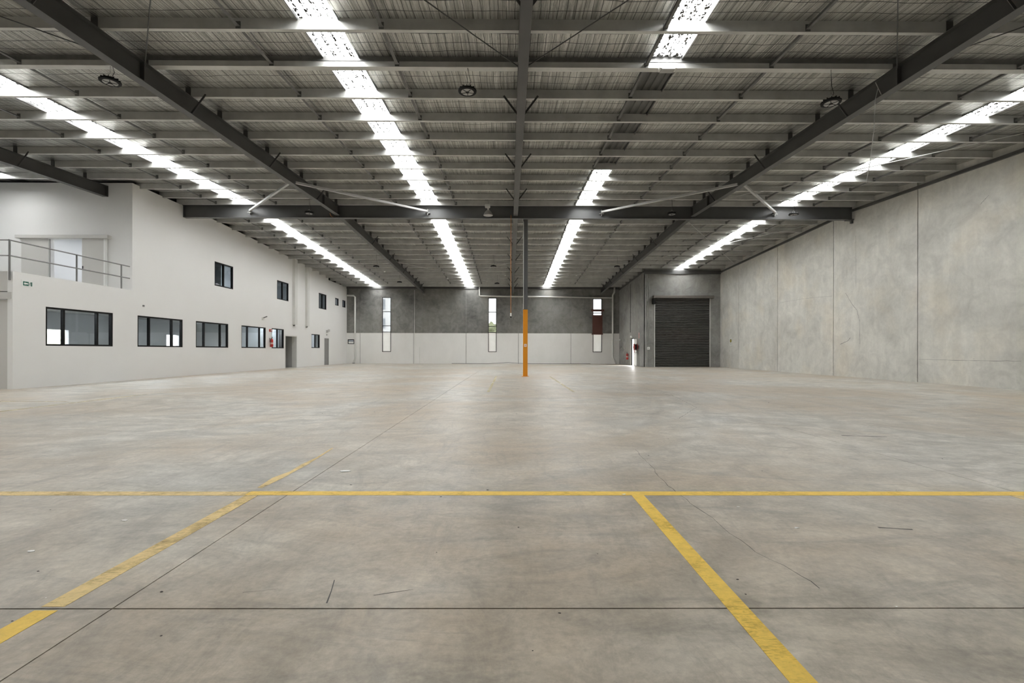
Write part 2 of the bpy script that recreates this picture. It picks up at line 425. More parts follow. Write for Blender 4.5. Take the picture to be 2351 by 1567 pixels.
for (a, b, wd) in (((770, 1330), (752, 1383), .012), ((860, 1365), (950, 1352), .005), ((2020, 1212), (2100, 1217), .02), ((1935, 1000), (2040, 1003), .05), ((640, 1350), (560, 1358), .004)):
    crack([fp(*a), fp(*b)], wd, .002)

def line(x0, x1, y0, y1, mat, label, name='floor_line', grp='yellow lane lines painted on the floor'):
    o = MB().box(x0, x1, y0, y1, .0, .0012).build(name, mat); o.location.z = .0003
    return tag(o, label, 'floor marking', grp)
line(-14.0, -2.05, 3.69, 3.79, M['yl_worn'], 'worn left half of the yellow line crossing the floor from side to side')
line(-2.05, 14.9, 3.70, 3.80, M['yl_fresh'], 'brighter right half of the yellow line crossing the floor from side to side')
line(.95, 1.045, -.9, 3.70, M['yl_fresh'], 'bright yellow line running to the bottom edge right of the floor centre')
line(-2.04, -1.94, -.9, 2.06, M['yl_fresh'], 'short bright yellow line near the bottom left corner before the slab joint')
line(-2.04, -1.94, 2.09, 3.69, M['yl_worn'], 'dull yellow line from the slab joint to the cross line on the left')
line(3.90, 4.00, -.9, 3.70, M['yl_worn'], 'yellow line at the right edge just starting from the cross line')
line(-9.30, -9.18, 6.5, 12.2, M['yl_faint'], 'faint yellow line on the floor far left, nearer of two')
line(-14.0, -9.6, 10.35, 10.45, M['yl_faint'], 'faint yellow line in front of the white office, farther of two')
line(1.72, 1.80, 13.0, 21.0, M['yl_faint'], 'faint yellow line fragment right of the orange column foot')
line(-.62, -.54, 13.0, 21.0, M['yl_faint'], 'faint yellow line fragment left of the orange column foot')
# torn tape beyond the cross line
tp = [fp(598, 1119), fp(640, 1096), fp(672, 1082), fp(700, 1066), fp(730, 1050), fp(765, 1028)]
mb = MB(); vs = []
wds = [.02, .045, .02, .03, .012, .008]
for p, wd in zip(tp, wds): vs += [(p[0] - wd, p[1], .004), (p[0] + wd, p[1] - wd * .4, .002)]
mb.add(vs, [(2 * i, 2 * i + 1, 2 * i + 3, 2 * i + 2) for i in range(5)])
tag(mb.build('floor_tape', M['yl_worn'], fixn=False), 'torn strip of yellow tape peeling beyond the cross line on the left', 'tape')

def scrap(px, py, s, mat, name, label, cat, grp=None):
    if name == 'grit_crumb': s *= .55
    x, y = fp(px, py); mb = MB(); n = 6; vs = []
    for k in range(n):
        t = 2 * math.pi * k / n; r = s * R.uniform(.6, 1.2); vs.append((x + r * math.cos(t) * 1.3, y + r * math.sin(t) * .8, 0))
    h = min(.008, s * .3)
    vs += [(a + R.uniform(-s, s) * .15, b, h * R.uniform(.6, 1)) for (a, b, c) in vs]
    mb.add(vs, [tuple(reversed(range(n))), tuple(range(n, 2 * n))] + [(k, (k + 1) % n, n + (k + 1) % n, n + k) for k in range(n)])
    return tag(mb.build(name, mat), label, cat, grp)
scrap(797, 1081, .045, M['paper'], 'paper_scrap', 'long white paper scrap on the floor beyond the yellow cross line', 'litter')
scrap(1434, 1135, .014, M['paper'], 'paper_scrap', 'small white scrap touching the yellow line left of the right lane', 'litter')
scrap(1832, 1213, .014, M['paper'], 'paper_scrap', 'pinkish white scrap on the floor right of the long crack', 'litter')
scrap(291, 1193, .016, M['paper'], 'paper_scrap', 'white scrap on the floor left, between cross line and diagonal line', 'litter')
scrap(77, 1263, .016, M['paper'], 'paper_scrap', 'white scrap on the floor near the left edge', 'litter')
scrap(1697, 1164, .012, M['paper'], 'paper_scrap', 'small white scrap just right of where the crack meets the yellow line', 'litter')
scrap(375, 1356, .012, M['debris'], 'grit_crumb', 'brown crumb on the floor just above the slab joint, left', 'debris')
scrap(1696, 1331, .010, M['debris'], 'grit_crumb', 'dark crumb on the floor right of the bright yellow lane line', 'debris')
scrap(1191, 1210, .011, M['debris'], 'grit_crumb', 'dark crumb near the middle of the floor below the cross line', 'debris')
scrap(1120, 1124, .016, M['debris'], 'grit_crumb', 'dark crumb right behind the cross line at the middle', 'debris')
scrap(807, 1112, .012, M['debris'], 'grit_crumb', 'dark crumb behind the cross line below the long white scrap', 'debris')
scrap(1286, 1407, .009, M['debris'], 'grit_crumb', 'dark crumb just below the slab joint at the middle', 'debris')
for k in range(30):
    px, py = R.uniform(20, 2330), 830 + 700 * R.random() ** 1.3 + 30
    if py > 1500: continue
    scrap(px, py, R.uniform(.002, .004) * (1 + 200 / (py - 780)), M['debris'] if R.random() < .6 else M['paper'], 'floor_speck',
          'tiny speck of grit or paper scattered on the concrete floor', 'debris', 'specks scattered over the floor')

# ------------------------------------------------------------------ walls
def wall_cells(mb, axis, p0, p1, u0, u1, top, holes=(), extra=(), zbot=0.0):
    us = sorted({u0, u1, *[h[0] for h in holes], *[h[1] for h in holes], *extra}); us = [u for u in us if u0 <= u <= u1]
    for a, b in zip(us[:-1], us[1:]):
        m = (a + b) / 2; hs = sorted([(h[2], h[3]) for h in holes if h[0] < m < h[1]]); z = zbot
        segs = []
        for (h0, h1) in hs: segs.append((z, h0, False)); z = h1
        segs.append((z, None, True))
        for (s0, s1, last) in segs:
            ta, tb = (top(a), top(b)) if last else (s1, s1)
            if not last and s1 - s0 < 1e-4: continue
            if axis == 'X': mb.hexa([(p0, a, s0), (p1, a, s0), (p1, b, s0), (p0, b, s0), (p0, a, ta), (p1, a, ta), (p1, b, tb), (p0, b, tb)])
            else: mb.hexa([(a, p0, s0), (b, p0, s0), (b, p1, s0), (a, p1, s0), (a, p0, ta), (b, p0, tb), (b, p1, tb), (a, p1, ta)])
    return mb
def LY(px): return XL * FPX / (px - 1170)          # depth of a point on the office wall from its column

# left: white office wall
low3 = [(LY(110), LY(263)), (LY(319), LY(422)), (LY(452), LY(526)), (LY(556), LY(611.5))]
WIN = []   # (y0,y1,z0,z1,lights)
for a, b in low3: WIN.append((a, b, 1.25, 2.44, 3))
WIN.append((LY(625), LY(653), 1.25, 2.44, 2))
WIN.append((LY(716), LY(735), 1.30, 2.30, 2))
UP = [(LY(494.5), LY(537), 4.23, 5.39, 2), (LY(637), LY(663.5), 4.25, 5.40, 2), (LY(732.5), LY(750), 4.25, 5.40, 2),
      (LY(770), LY(778), 4.80, 5.40, 1), (LY(786.5), LY(793.5), 4.80, 5.40, 1)]
OPEN = (30.17, 31.75, 0.0, 2.05); DOOR = (36.5, 37.37, 0.0, 2.06)
holes = [w_[:4] for w_ in WIN] + [w_[:4] for w_ in UP] + [OPEN, DOOR]
def topL(y):
    if y < 17.95 - 1e-6: return 3.36
    return 7.38 if y < 21 else 7.42 - (y - 21) * .0315
wl = thing('wall_left', (XL, 13.65, 0), 'long white painted office wall on the left with black framed windows', 'wall', kind='structure')
mb = MB(); wall_cells(mb, 'X', XL - .15, XL, 13.65, 17.95, lambda y: 3.36, [h for h in holes if h[0] < 17.9])
wall_cells(mb, 'X', XL - .15, XL, 17.95, 37.3, lambda y: topL(y), [(h[0], min(h[1], 37.3), h[2], h[3]) for h in holes if 17.9 < h[0] < 37.3], extra=(21.0,))
mb.build('wall_surface', M['white'], wl)
mb = MB(); wall_cells(mb, 'X', XL - .15, XL, 37.4, YF, lambda y: 6.62, [h for h in holes if h[0] > 37.4])
mb.hexa([(XL - .15, 37.3, 2.06), (XL, 37.3, 2.06), (XL, 37.4, 2.06), (XL - .15, 37.4, 2.06), (XL - .15, 37.3, 6.62), (XL, 37.3, 6.62), (XL, 37.4, 6.62), (XL - .15, 37.4, 6.62)])
mb.box(XL - .15, XL, 37.37, 37.4, 0, 2.06)
mb.build('wall_surface', M['white'], wl)
# little top trim on the upper wall
MB().slopebox(XL - .17, XL + .02, 21.0, 37.3, topL, -.03, .0).build('wall_capping', M['trimwhite'], wl)

wf = thing('wall_front', (-19, 13.65, 0), 'front of the white office box with balcony edge at the left', 'wall', kind='structure')
MB().box(XO, XL - .15, 13.65, 13.80, 2.79, 3.36).build('balcony_edge', M['grey_or_shaded_white'], wf)
MB().box(XO, XL - .03, 13.63, 13.80, 2.57, 2.765).build('lintel', M['grey_or_shaded_white'], wf)
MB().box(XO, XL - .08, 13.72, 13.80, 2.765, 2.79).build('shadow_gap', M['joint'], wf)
MB().box(XO, XL - .151, 13.71, 13.80, 0, 2.55).build('wall_surface', M['grey_or_shaded_white'], wf)
# balcony floor, back wall with door opening
wb = thing('wall_balcony', (-18, 17.95, 3.1), 'pale wall at the back of the balcony with a wide doorway', 'wall', kind='structure')
mb = MB(); wall_cells(mb, 'Y', 17.95, 18.10, XO, XL - .1505, lambda x: 7.38, [(-17.20, -15.95, 3.101, 5.27)], zbot=3.10)
mb.build('wall_surface', M['white'], wb)
MB().box(XO, XL - .151, 13.81, 17.94, 3.0, 3.10).build('balcony_floor', M['grey_or_shaded_white'], wb)
# outer left wall, near wall (never seen directly, they close the hall)
tag(MB().box(XO - .2, XO, YN, 18.0, 0, 8.0).build('wall_outer_left', M['white']), 'plain wall closing the wider front bay at the far left', 'wall', kind='structure')
tag(wall_cells(MB(), 'Y', YN - .2, YN, XO - .2, XR + .2, lambda x: 8.0).build('wall_near', M['conc_mid']), 'concrete wall behind the camera', 'wall', kind='structure')

# offices behind the glass
of = thing('office_interior', (-17, 27, 0), 'grey office rooms seen through the black framed windows', 'room', kind='structure')
XOF = -19.6
mb = MB()
wall_cells(mb, 'X', XOF - .15, XOF, 13.8, YF, lambda y: 7.75, [(18.6, 19.95, 1.33, 2.0), (20.15, 21.3, 1.33, 2.0), (27.35, 27.8, 1.1, 2.0), (27.9, 28.35, 1.1, 2.0), (18.6, 21.4, 4.0, 5.6), (24, 26, 4.3, 5.3)])
mb.build('outer_wall', M['room'], of)
MB().box(XOF, XL - .152, 13.81, YF, 2.75, 2.95).build('upper_floor', M['room'], of)
MB().box(XOF, XL - .152, 18.11, YF, 5.9, 5.98).build('office_ceiling', M['room'], of)
for y in (29.6, 35.0): MB().box(XOF, XL - .152, y, y + .1, 0, 2.75).build('partition', M['room'], of)
for y in (23.6, 27.4, 34.0): MB().box(XOF, XL - .152, y, y + .1, 2.95, 5.9).build('partition', M['room'], of)
MB().box(XOF - .15, XL - .001, YF + .001, YF + .15, 0, 7.3).build('end_wall', M['room'], of)
MB().box(-18.6, -18.5, 18.11, 23.6, 3.10, 5.9).build('partition', M['roomw'], of)
MB().box(-18.5, XL - .6, 22.2, 22.3, 2.95, 5.9).build('partition', M['roomw'], of)
MB().box(XL - 2.6, XL - .152, 30.07, 30.165, 0, 2.75).build('passage_wall', M['alcove'], of)
MB().box(XL - 2.6, XL - .152, 31.76, 31.86, 0, 2.75).build('passage_wall', M['alcove'], of)
MB().box(XL - 2.7, XL - 2.6, 30.07, 31.86, 0, 2.75).build('passage_wall', M['alcove'], of)
MB().box(XL - .3, XL + .004, 30.12, 30.18, 0, 2.10).box(XL - .3, XL + .004, 31.735, 31.80, 0, 2.10).box(XL - .3, XL + .004, 30.18, 31.735, 2.035, 2.10).build('passage_frame', M['trimwhite'], of)
MB().box(-17.8, -15.6, 19.0, 20.0, 5.82, 5.88).build('added_light_body', (lambda m: m)(M['signwhite']), of)  # added light body in the doorway room, itself unlit
ml, nt, b = newmat('added_fill_panel'); b.inputs['Emission Color'].default_value = (.95, .97, 1, 1); b.inputs['Emission Strength'].default_value = 20  # unseen emissive panels, added to brighten the rooms behind the glass
def fill_panel(x, y, dx, dy, z, parent):
    return MB().box(x - dx, x + dx, y - dy, y + dy, z - .02, z).build('added_fill_panel', ml, parent)
for y_ in (15.5, 20.2, 24.7, 29.0, 33.4, 38.5): fill_panel(-14.95, y_, .15, .9, 2.74, of)
for y_ in (25.6, 31.0, 37.5): fill_panel(-14.7, y_, .12, .9, 5.89, of)
mlw = ml.copy(); mlw.name = 'added_fill_panel_dim'; mlw.node_tree.nodes['Principled BSDF'].inputs['Emission Strength'].default_value = 3.0  # dimmer panels, added to brighten the room behind the balcony doorway
MB().box(-17.5, -15.7, 19.15, 19.65, 5.78, 5.80).build('added_fill_panel', mlw, of)
MB().box(-17.5, -15.7, 21.05, 21.55, 5.78, 5.80).build('added_fill_panel', mlw, of)

# windows
def window_x(n, y0, y1, z0, z1, lights, label, xf=XL - .04):
    o = thing('window_%d' % n, (xf, (y0 + y1) / 2, z0), label, 'window', kind='structure')
    f = .055; d0, d1 = xf - .07, xf + .03
    MB().box(d0, d1, y0, y1, z1 - f, z1).box(d0, d1, y0, y1, z0, z0 + f).box(d0, d1, y0, y0 + f, z0 + f, z1 - f).box(d0, d1, y1 - f, y1, z0 + f, z1 - f).build('window_frame', M['black'], o)
    fr = {3: [.25, .75], 2: [.5], 1: []}[lights]
    ms = [y0 + (y1 - y0) * t for t in fr]
    for m in ms: MB().box(d0 + .01, d1 - .005, m - .03, m + .03, z0 + f, z1 - f).build('mullion', M['black'], o)
    e = [y0 + f] + ms + [y1 - f]
    for a, b in zip(e[:-1], e[1:]): MB().box(xf - .022, xf - .016, a, b, z0 + f, z1 - f).build('glass_pane', M['glass'], o)
    return o
wn = 1
wl_lab = ['nearest and widest lower office window, three lights, bright windows beyond', 'second lower office window from the left, three lights',
          'third lower office window with a white notice on its right light', 'fourth lower office window, left of the red extinguisher',
          'two-light lower office window right of the red extinguisher', 'small two-light lower window left of the grey door']
for w_, lb in zip(WIN, wl_lab): window_x(wn, *w_, lb); wn += 1
up_lab = ['nearest upper storey window of the office, two lights', 'second upper storey window, left of the white ducts', 'third upper storey window, right of the white ducts',
          'small square upper window, left of the pair near the far corner', 'small square upper window closest to the far corner']
for w_, lb in zip(UP, up_lab): window_x(wn, *w_, lb); wn += 1
tag(MB().box(XL - .09, XL - .085, LY(509.5), LY(515.5), 1.42, 1.74).build('notice', M['signwhite']), 'white sheet of paper behind the third lower office window', 'paper')

# grey door in the office wall
d = thing('door_1', (XL, 36.9, 0), 'narrow grey door in the white wall near the far corner', 'door', kind='structure')
dl = MB().box(XL - .06, XL - .02, 36.53, 37.34, .01, 2.03).build('door_leaf', M['door'], d)
MB().box(XL - .1, XL + .005, 36.5, 36.53, 0, 2.06).box(XL - .1, XL + .005, 37.34, 37.37, 0, 2.06).box(XL - .1, XL + .005, 36.53, 37.34, 2.03, 2.06).build('door_frame', M['door'], d)
MB().tube([(XL - .02, 36.62, 1.02), (XL + .04, 36.62, 1.02), (XL + .04, 36.75, 1.02)], .012).build('door_handle', M['steel'], dl)

# white ducts on the office wall
for (y0, y1, p, lb) in ((31.14, 31.5, .17, 'left of two tall white box ducts on the office wall'), (33.08, 33.42, .15, 'right of two tall white box ducts on the office wall')):
    t = thing('box_duct', (XL, y0, 2.76), lb, 'duct', 'white box ducts on the office wall')
    MB().hexa([(XL, y0, 2.8), (XL + p, y0, 2.8), (XL + p, y1, 2.8), (XL, y1, 2.8), (XL, y0, topL(y0) - .01), (XL + p, y0, topL(y0) - .01), (XL + p, y1, topL(y1) - .01), (XL, y1, topL(y1) - .01)]).build('duct_body', M['trimwhite'], t)
    MB().tube([(XL + .0, y0 + .1, 2.74), (XL + .10, y0 + .1, 2.74), (XL + .10, y0 + .1, 2.8)], .035).build('outlet_elbow', M['galvd'], t)

# far wall: precast panels, painted white below
wbk = thing('wall_back', (0, YF, 0), 'grey precast far wall painted white along its lower part', 'wall', kind='structure')
FW = [(-11.07, -10.31, 1.02, 5.75), (-1.86, -1.14, 1.02, 5.72), (7.24, 8.03, 1.02, 5.68), (-14.05, -13.50, 1.69, 2.09)]
js = [XL, -13.0, -8.36, -3.79, .76, 5.33, XRET + .1]
for a, b in zip(js[:-1], js[1:]):
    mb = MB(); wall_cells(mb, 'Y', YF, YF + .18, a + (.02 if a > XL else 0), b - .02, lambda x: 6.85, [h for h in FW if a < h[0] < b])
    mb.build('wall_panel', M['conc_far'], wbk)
    if b < 9: MB().box(b - .022, b + .022, YF + .03, YF + .12, 0, 6.85).build('joint_seal', M['conc_mid'], wbk)
MB().box(XL, XRET, YF - .09, YF, 6.49, 6.66).build('eave_beam', M['rafter'], wbk)
def window_y(n, x0, x1, zsplit, label, frostn=1):
    z0, z1 = zsplit[0], zsplit[-1]
    o = thing('window_%d' % n, ((x0 + x1) / 2, YF, z0), label, 'window', kind='structure')
    f = .045; a, b = YF - .02, YF + .07
    MB().box(x0, x1, a, b, z1 - f, z1).box(x0, x1, a, b, z0, z0 + f).box(x0, x0 + f, a, b, z0 + f, z1 - f).box(x1 - f, x1, a, b, z0 + f, z1 - f).build('window_frame', M['black'], o)
    for z in zsplit[1:-1]: MB().box(x0 + f, x1 - f, a + .01, b - .01, z - .025, z + .025).build('transom', M['black'], o)
    for k, (p, q) in enumerate(zip(zsplit[:-1], zsplit[1:])):
        fro = k < frostn
        g = MB().box(x0 + f, x1 - f, YF + .02, YF + .026, p + (.025 if k else f), q - .025).build('glass_pane', M['frosted'] if fro else M['glassclear'], o)
        if fro: g['label'] = 'frosted pane'
def fz(py, yh=804.3): return CAM_H + (yh - py) * YF / FPX
window_y(wn, -11.07, -10.31, [1.02, fz(761.5), fz(747.5), fz(715), 5.75], 'tall narrow far wall window nearest the white office'); wn += 1
window_y(wn, -1.86, -1.14, [1.02, fz(762), fz(748.5), fz(715.5), 5.72], 'tall narrow far wall window left of the orange column'); wn += 1
window_y(wn, 7.24, 8.03, [1.02, fz(764.5), fz(717), 5.68], 'tall narrow far wall window half covered by a brown shutter'); wn += 1
o = thing('window_%d' % wn, (-13.77, YF, 1.69), 'small black framed hatch window low in the far left corner', 'window', kind='structure')
MB().box(-14.05, -13.5, YF - .03, YF + .06, 1.69, 1.74).box(-14.05, -13.5, YF - .03, YF + .06, 2.0, 2.09).box(-14.05, -14.0, YF - .03, YF + .06, 1.74, 2.0).box(-13.55, -13.5, YF - .03, YF + .06, 1.74, 2.0).box(-14.0, -13.55, YF - .03, YF + .05, 1.90, 1.93).build('window_frame', M['black'], o)
MB().box(-14.0, -13.55, YF + .01, YF + .016, 1.74, 1.90).build('glass_pane', M['frosted'], o)
MB().box(-14.0, -13.55, YF + .01, YF + .016, 1.93, 2.0).build('glass_pane', M['glassclear'], o)
# brown shutter on the third window
bs = thing('window_shutter', (7.6, YF - .05, 2.5), 'brown roll-down shutter over the middle of the right far window', 'shutter')
sz0, sz1 = fz(764), fz(722)
for k in range(12):
    z0 = sz0 + (sz1 - sz0) * k / 12; z1 = sz0 + (sz1 - sz0) * (k + 1) / 12
    MB().hexa([(7.20, YF - .07, z0), (8.07, YF - .07, z0), (8.07, YF - .04, z0), (7.20, YF - .04, z0), (7.20, YF - .055, z1), (8.07, YF - .055, z1), (8.07, YF - .04, z1), (7.20, YF - .04, z1)]).build('slat', M['brown'], bs)
MB().box(7.14, 8.10, YF - .13, YF - .02, sz0 - .1, sz0).build('bottom_rail', M['brown'], bs)
MB().box(7.08, 8.20, YF - .16, YF - .02, fz(713.5), fz(709)).build('head_bar', M['brown'], bs)
for gx in (7.22, 8.0): MB().box(gx, gx + .05, YF - .05, YF - .02, sz1, fz(710)).build('guide_rail', M['brown'], bs)

# return wall with open door
wr = thing('wall_return', (XRET, 37.7, 0), 'concrete return wall with the open side door', 'wall', kind='structure')
DH = (36.56, 37.42, 0.0, 2.04)
for a, b in ((YRD, 35.95), (35.95, 41.5)):
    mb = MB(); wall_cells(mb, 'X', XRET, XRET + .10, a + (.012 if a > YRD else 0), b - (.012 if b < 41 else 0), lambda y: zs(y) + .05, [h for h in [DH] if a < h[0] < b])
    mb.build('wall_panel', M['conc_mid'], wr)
MB().box(XRET + .04, XRET + .09, 35.93, 35.97, 0, 6.7).build('joint_seal', M['joint'], wr)
d = thing('door_2', (XRET, 36.56, 0), 'white side door standing open against the return wall', 'door', kind='structure')
MB().box(XRET - .03, XRET + .102, 37.42, 37.47, 0, 2.08).box(XRET - .005, XRET + .102, 36.50, 36.56, 0, 2.08).box(XRET - .03, XRET + .102, 36.56, 37.42, 2.04, 2.08).build('door_frame', M['galvd'], d)
dl = MB().box(XRET - .055, XRET - .015, 35.62, 36.46, .01, 2.03).build('door_leaf', M['white'], d)
MB().tube([(XRET - .055, 35.7, 1.0), (XRET - .11, 35.7, 1.0), (XRET - .11, 35.82, 1.0)], .012).build('door_handle', M['steel'], dl)
# roller door wall
wd_ = thing('wall_roller', (12.3, YRD, 0), 'concrete wall around the dark roller door', 'wall', kind='structure')
RX0, RX1, RZ = 10.34, 14.22, 4.86
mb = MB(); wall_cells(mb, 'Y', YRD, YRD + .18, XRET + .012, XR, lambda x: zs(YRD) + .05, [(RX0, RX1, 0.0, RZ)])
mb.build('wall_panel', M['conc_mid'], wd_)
MB().box(XRET + .0, XR, YRD - .1, YRD - .001, 6.60, 6.86).build('head_beam', M['rafter'], wd_)
rd = thing('door_3', ((RX0 + RX1) / 2, YRD, 0), 'large closed dark steel roller door with ribbed curtain', 'door', kind='structure')
ns = 40
for k in range(ns):
    z0 = RZ * k / ns; z1 = RZ * (k + 1) / ns; zm = z0 + (z1 - z0) * .80; y0 = YRD + .035
    MB().add([(RX0, y0, z0), (RX1, y0, z0), (RX0, y0 - .055, z0 + .035), (RX1, y0 - .055, z0 + .035), (RX0, y0 - .055, zm), (RX1, y0 - .055, zm), (RX0, y0, z1), (RX1, y0, z1),
              (RX0, y0 + .01, z0), (RX1, y0 + .01, z0), (RX0, y0 + .01, z1), (RX1, y0 + .01, z1)],
             [(0, 1, 3, 2), (2, 3, 5, 4), (4, 5, 7, 6), (8, 10, 11, 9), (0, 8, 9, 1), (6, 7, 11, 10)]).build('shutter_slat', M['shutter'], rd)
MB().box(RX0 - .2, RX1 + .2, YRD - .38, YRD - .002, RZ + .0, RZ + .19).build('drum_housing', M['housing'], rd, bevel=.02)
MB().box(RX0 - .07, RX0, YRD - .06, YRD - .002, 0, RZ).build('guide_rail', M['galv'], rd)
MB().box(RX1, RX1 + .07, YRD - .06, YRD - .002, 0, RZ).build('guide_rail', M['galv'], rd)
MB().box(RX0 - .24, RX0 - .07, YRD - .36, YRD - .05, RZ - .42, RZ).build('drive_motor', M['lampblack'], rd, bevel=.02)
MB().box(RX0, RX1, YRD - .02, YRD + .03, .0, .05).build('bottom_rail', M['rubber'], rd)

# right wall: precast panels
wrt = thing('wall_right', (XR, 16, 0), 'tall pale precast concrete wall along the right side', 'wall', kind='structure')
js = [FPX * XR / (p - 1170) for p in (1697, 1786.5, 1915.5, 2110.5)]
pw = js[0] - js[1]
js = [YRD + .18] + js + [js[-1] - 4.66, js[-1] - 9.3, js[-1] - 13.96, YN]
for b, a in zip(js[:-1], js[1:]):
    mb = MB(); wall_cells(mb, 'X', XR, XR + .2, a + .02, b - .02, lambda y: zs(y) + .05, extra=(YR,))
    mb.build('wall_panel', M['conc_right'], wrt)
    if a > 0: MB().box(XR + .03, XR + .1, a - .022, a + .022, 0, zs(a)).build('joint_seal', M['joint'], wrt)
# form lines and cracks on the right wall
def wcrack(pts, wd, par=wrt):
    P = []
    for (px, py) in pts:
        Y = FPX * XR / (px - 1170); P.append((Y, CAM_H + (806.4 + .002 * (px - 1655) - py) * Y / FPX))
    mb = MB(); vs = []; fine = []
    for (a, b) in zip(P[:-1], P[1:]):
        n = 8
        for k in range(n): fine.append((a[0] + (b[0] - a[0]) * k / n + R.uniform(-.01, .01), a[1] + (b[1] - a[1]) * k / n + R.uniform(-.01, .01)))
    fine.append(P[-1])
    for i, p in enumerate(fine):
        q = fine[min(i + 1, len(fine) - 1)]; o = fine[max(i - 1, 0)]; d = Vector((q[0] - o[0], q[1] - o[1])).normalized(); w2 = wd * R.uniform(.4, 1) / 2
        vs += [(XR - .001, p[0] - d.y * w2, p[1] + d.x * w2), (XR - .001, p[0] + d.y * w2, p[1] - d.x * w2)]
    return mb.add(vs, [(2 * i, 2 * i + 1, 2 * i + 3, 2 * i + 2) for i in range(len(fine) - 1)]).build('crack', M['curb'], par, fixn=False)
wcrack([(1944, 672), (1958, 697), (1970, 712), (1976, 735), (1977, 790)], .02)
wcrack([(1967, 540), (1968, 660)], .012)
wcrack([(2113, 825), (2230, 828), (2351, 829)], .012)
wcrack([(1790, 695), (1850, 685), (1913, 679)], .008)
wcrack([(2255, 468), (2275, 447)], .015)
wcrack([(1932, 790), (1950, 782), (1955, 775)], .03)
# ledger angle along the right wall
tag(MB().slopebox(XR - .09, XR, YN, YR, zb, -.16, -.06).slopebox(XR - .09, XR, YR, YRD, zb, -.16, -.06).build('ledger_angle', M['rafter']),
    'dark steel ledger angle bolted along the top of the right concrete wall', 'steel angle')
tag(MB().slopebox(XRET - .08, XRET, YRD, 41.4, zb, -.12, -.04).build('ledger_angle', M['rafter']),
    'short dark ledger angle along the top of the return wall', 'steel angle')

# ------------------------------------------------------------------ roof
cl = thing('ceiling', (0, YR, 7.5), 'silver foil roof lining behind wire mesh between the purlins', 'ceiling', kind='structure')
edges = [XO] + [e for s in STRIPS for e in s] + [XR + .2]
spans = list(zip(edges[0::2], edges[1::2]))
def foil(x0, x1, ys_, mat='foil'):
    nx = max(2, int((x1 - x0) / .45)); vs = []; fs = []; rows = []
    for a, b in zip(ys_[:-1], ys_[1:]):
        for k in range(8): rows.append((a + (b - a) * k / 8, k / 8, abs(b - a)))
    rows.append((ys_[-1], 0, 1))
    ph = [R.uniform(0, 6.28) for _ in range(nx + 1)]
    for (y, t, L) in rows:
        for i in range(nx + 1):
            sag = .045 * math.sin(math.pi * t) * (.8 + .35 * math.sin(i * 1.7 + y * .9 + ph[i] * .15))
            vs.append((x0 + (x1 - x0) * i / nx, y, zs(y) - sag))
    for j in range(len(rows) - 1):
        for i in range(nx): fs.append((j * (nx + 1) + i, j * (nx + 1) + i + 1, (j + 1) * (nx + 1) + i + 1, (j + 1) * (nx + 1) + i))
    o = MB().add(vs, fs)  .build('foil_lining', M[mat], cl, smooth=True, fixn=False)
def roofsheet(x0, x1, y0, y1, curb=True):
    mb = MB().slopebox(x0, x1, y0, y1, zs, .03, .06)
    mb.slopebox(x0, x0 + .02, y0, y1, zs, -.035, .03).slopebox(x1 - .02, x1, y0, y1, zs, -.035, .03)
    mb.build('roof_sheet', M['curb'], cl)
yn = sorted(PN) + [YR]; yf = [YR] + PF + [YF + .1]
yn = [YN - .1] + yn
for (a, b) in spans:
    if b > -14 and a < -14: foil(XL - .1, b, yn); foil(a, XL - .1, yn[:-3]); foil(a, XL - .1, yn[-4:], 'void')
    else: foil(a, b, yn)
    roofsheet(a, b, YN - .1, YR)
    b2 = b
    ylim = YF + .1
    if a < -14:                       # over the offices
        if b > XL:
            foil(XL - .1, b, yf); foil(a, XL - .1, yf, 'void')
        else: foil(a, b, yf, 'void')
        roofsheet(a, b, YR, ylim)
    elif a >= 3.5 and b > 10:
        if a < 10:
            foil(a, XRET + .2, yf); roofsheet(a, XRET + .2, YR, ylim)
            foil(XRET + .2, b, [v for v in yf if v < YRD] + [YRD + .1]); roofsheet(XRET + .2, b, YR, YRD + .15)
        else: foil(a, b, [v for v in yf if v < YRD] + [YRD + .1]); roofsheet(a, b, YR, YRD + .15)
    else: foil(a, b, yf); roofsheet(a, b, YR, ylim)
# the E strip is roofed over beyond the balcony wall
roofsheet(-18.7, -18.0, 16.9, YR); roofsheet(-18.7, -18.0, YR, YF + .1)
tag(MB().box(-3, 3, YR - .25, YR + .25, 7.66, 7.68).box(XO, XR + .2, YR - .06, YR + .06, 7.64, 7.66).build('ridge_capping', M['curb']), 'folded metal ridge capping above the main beam', 'roof capping', kind='structure')

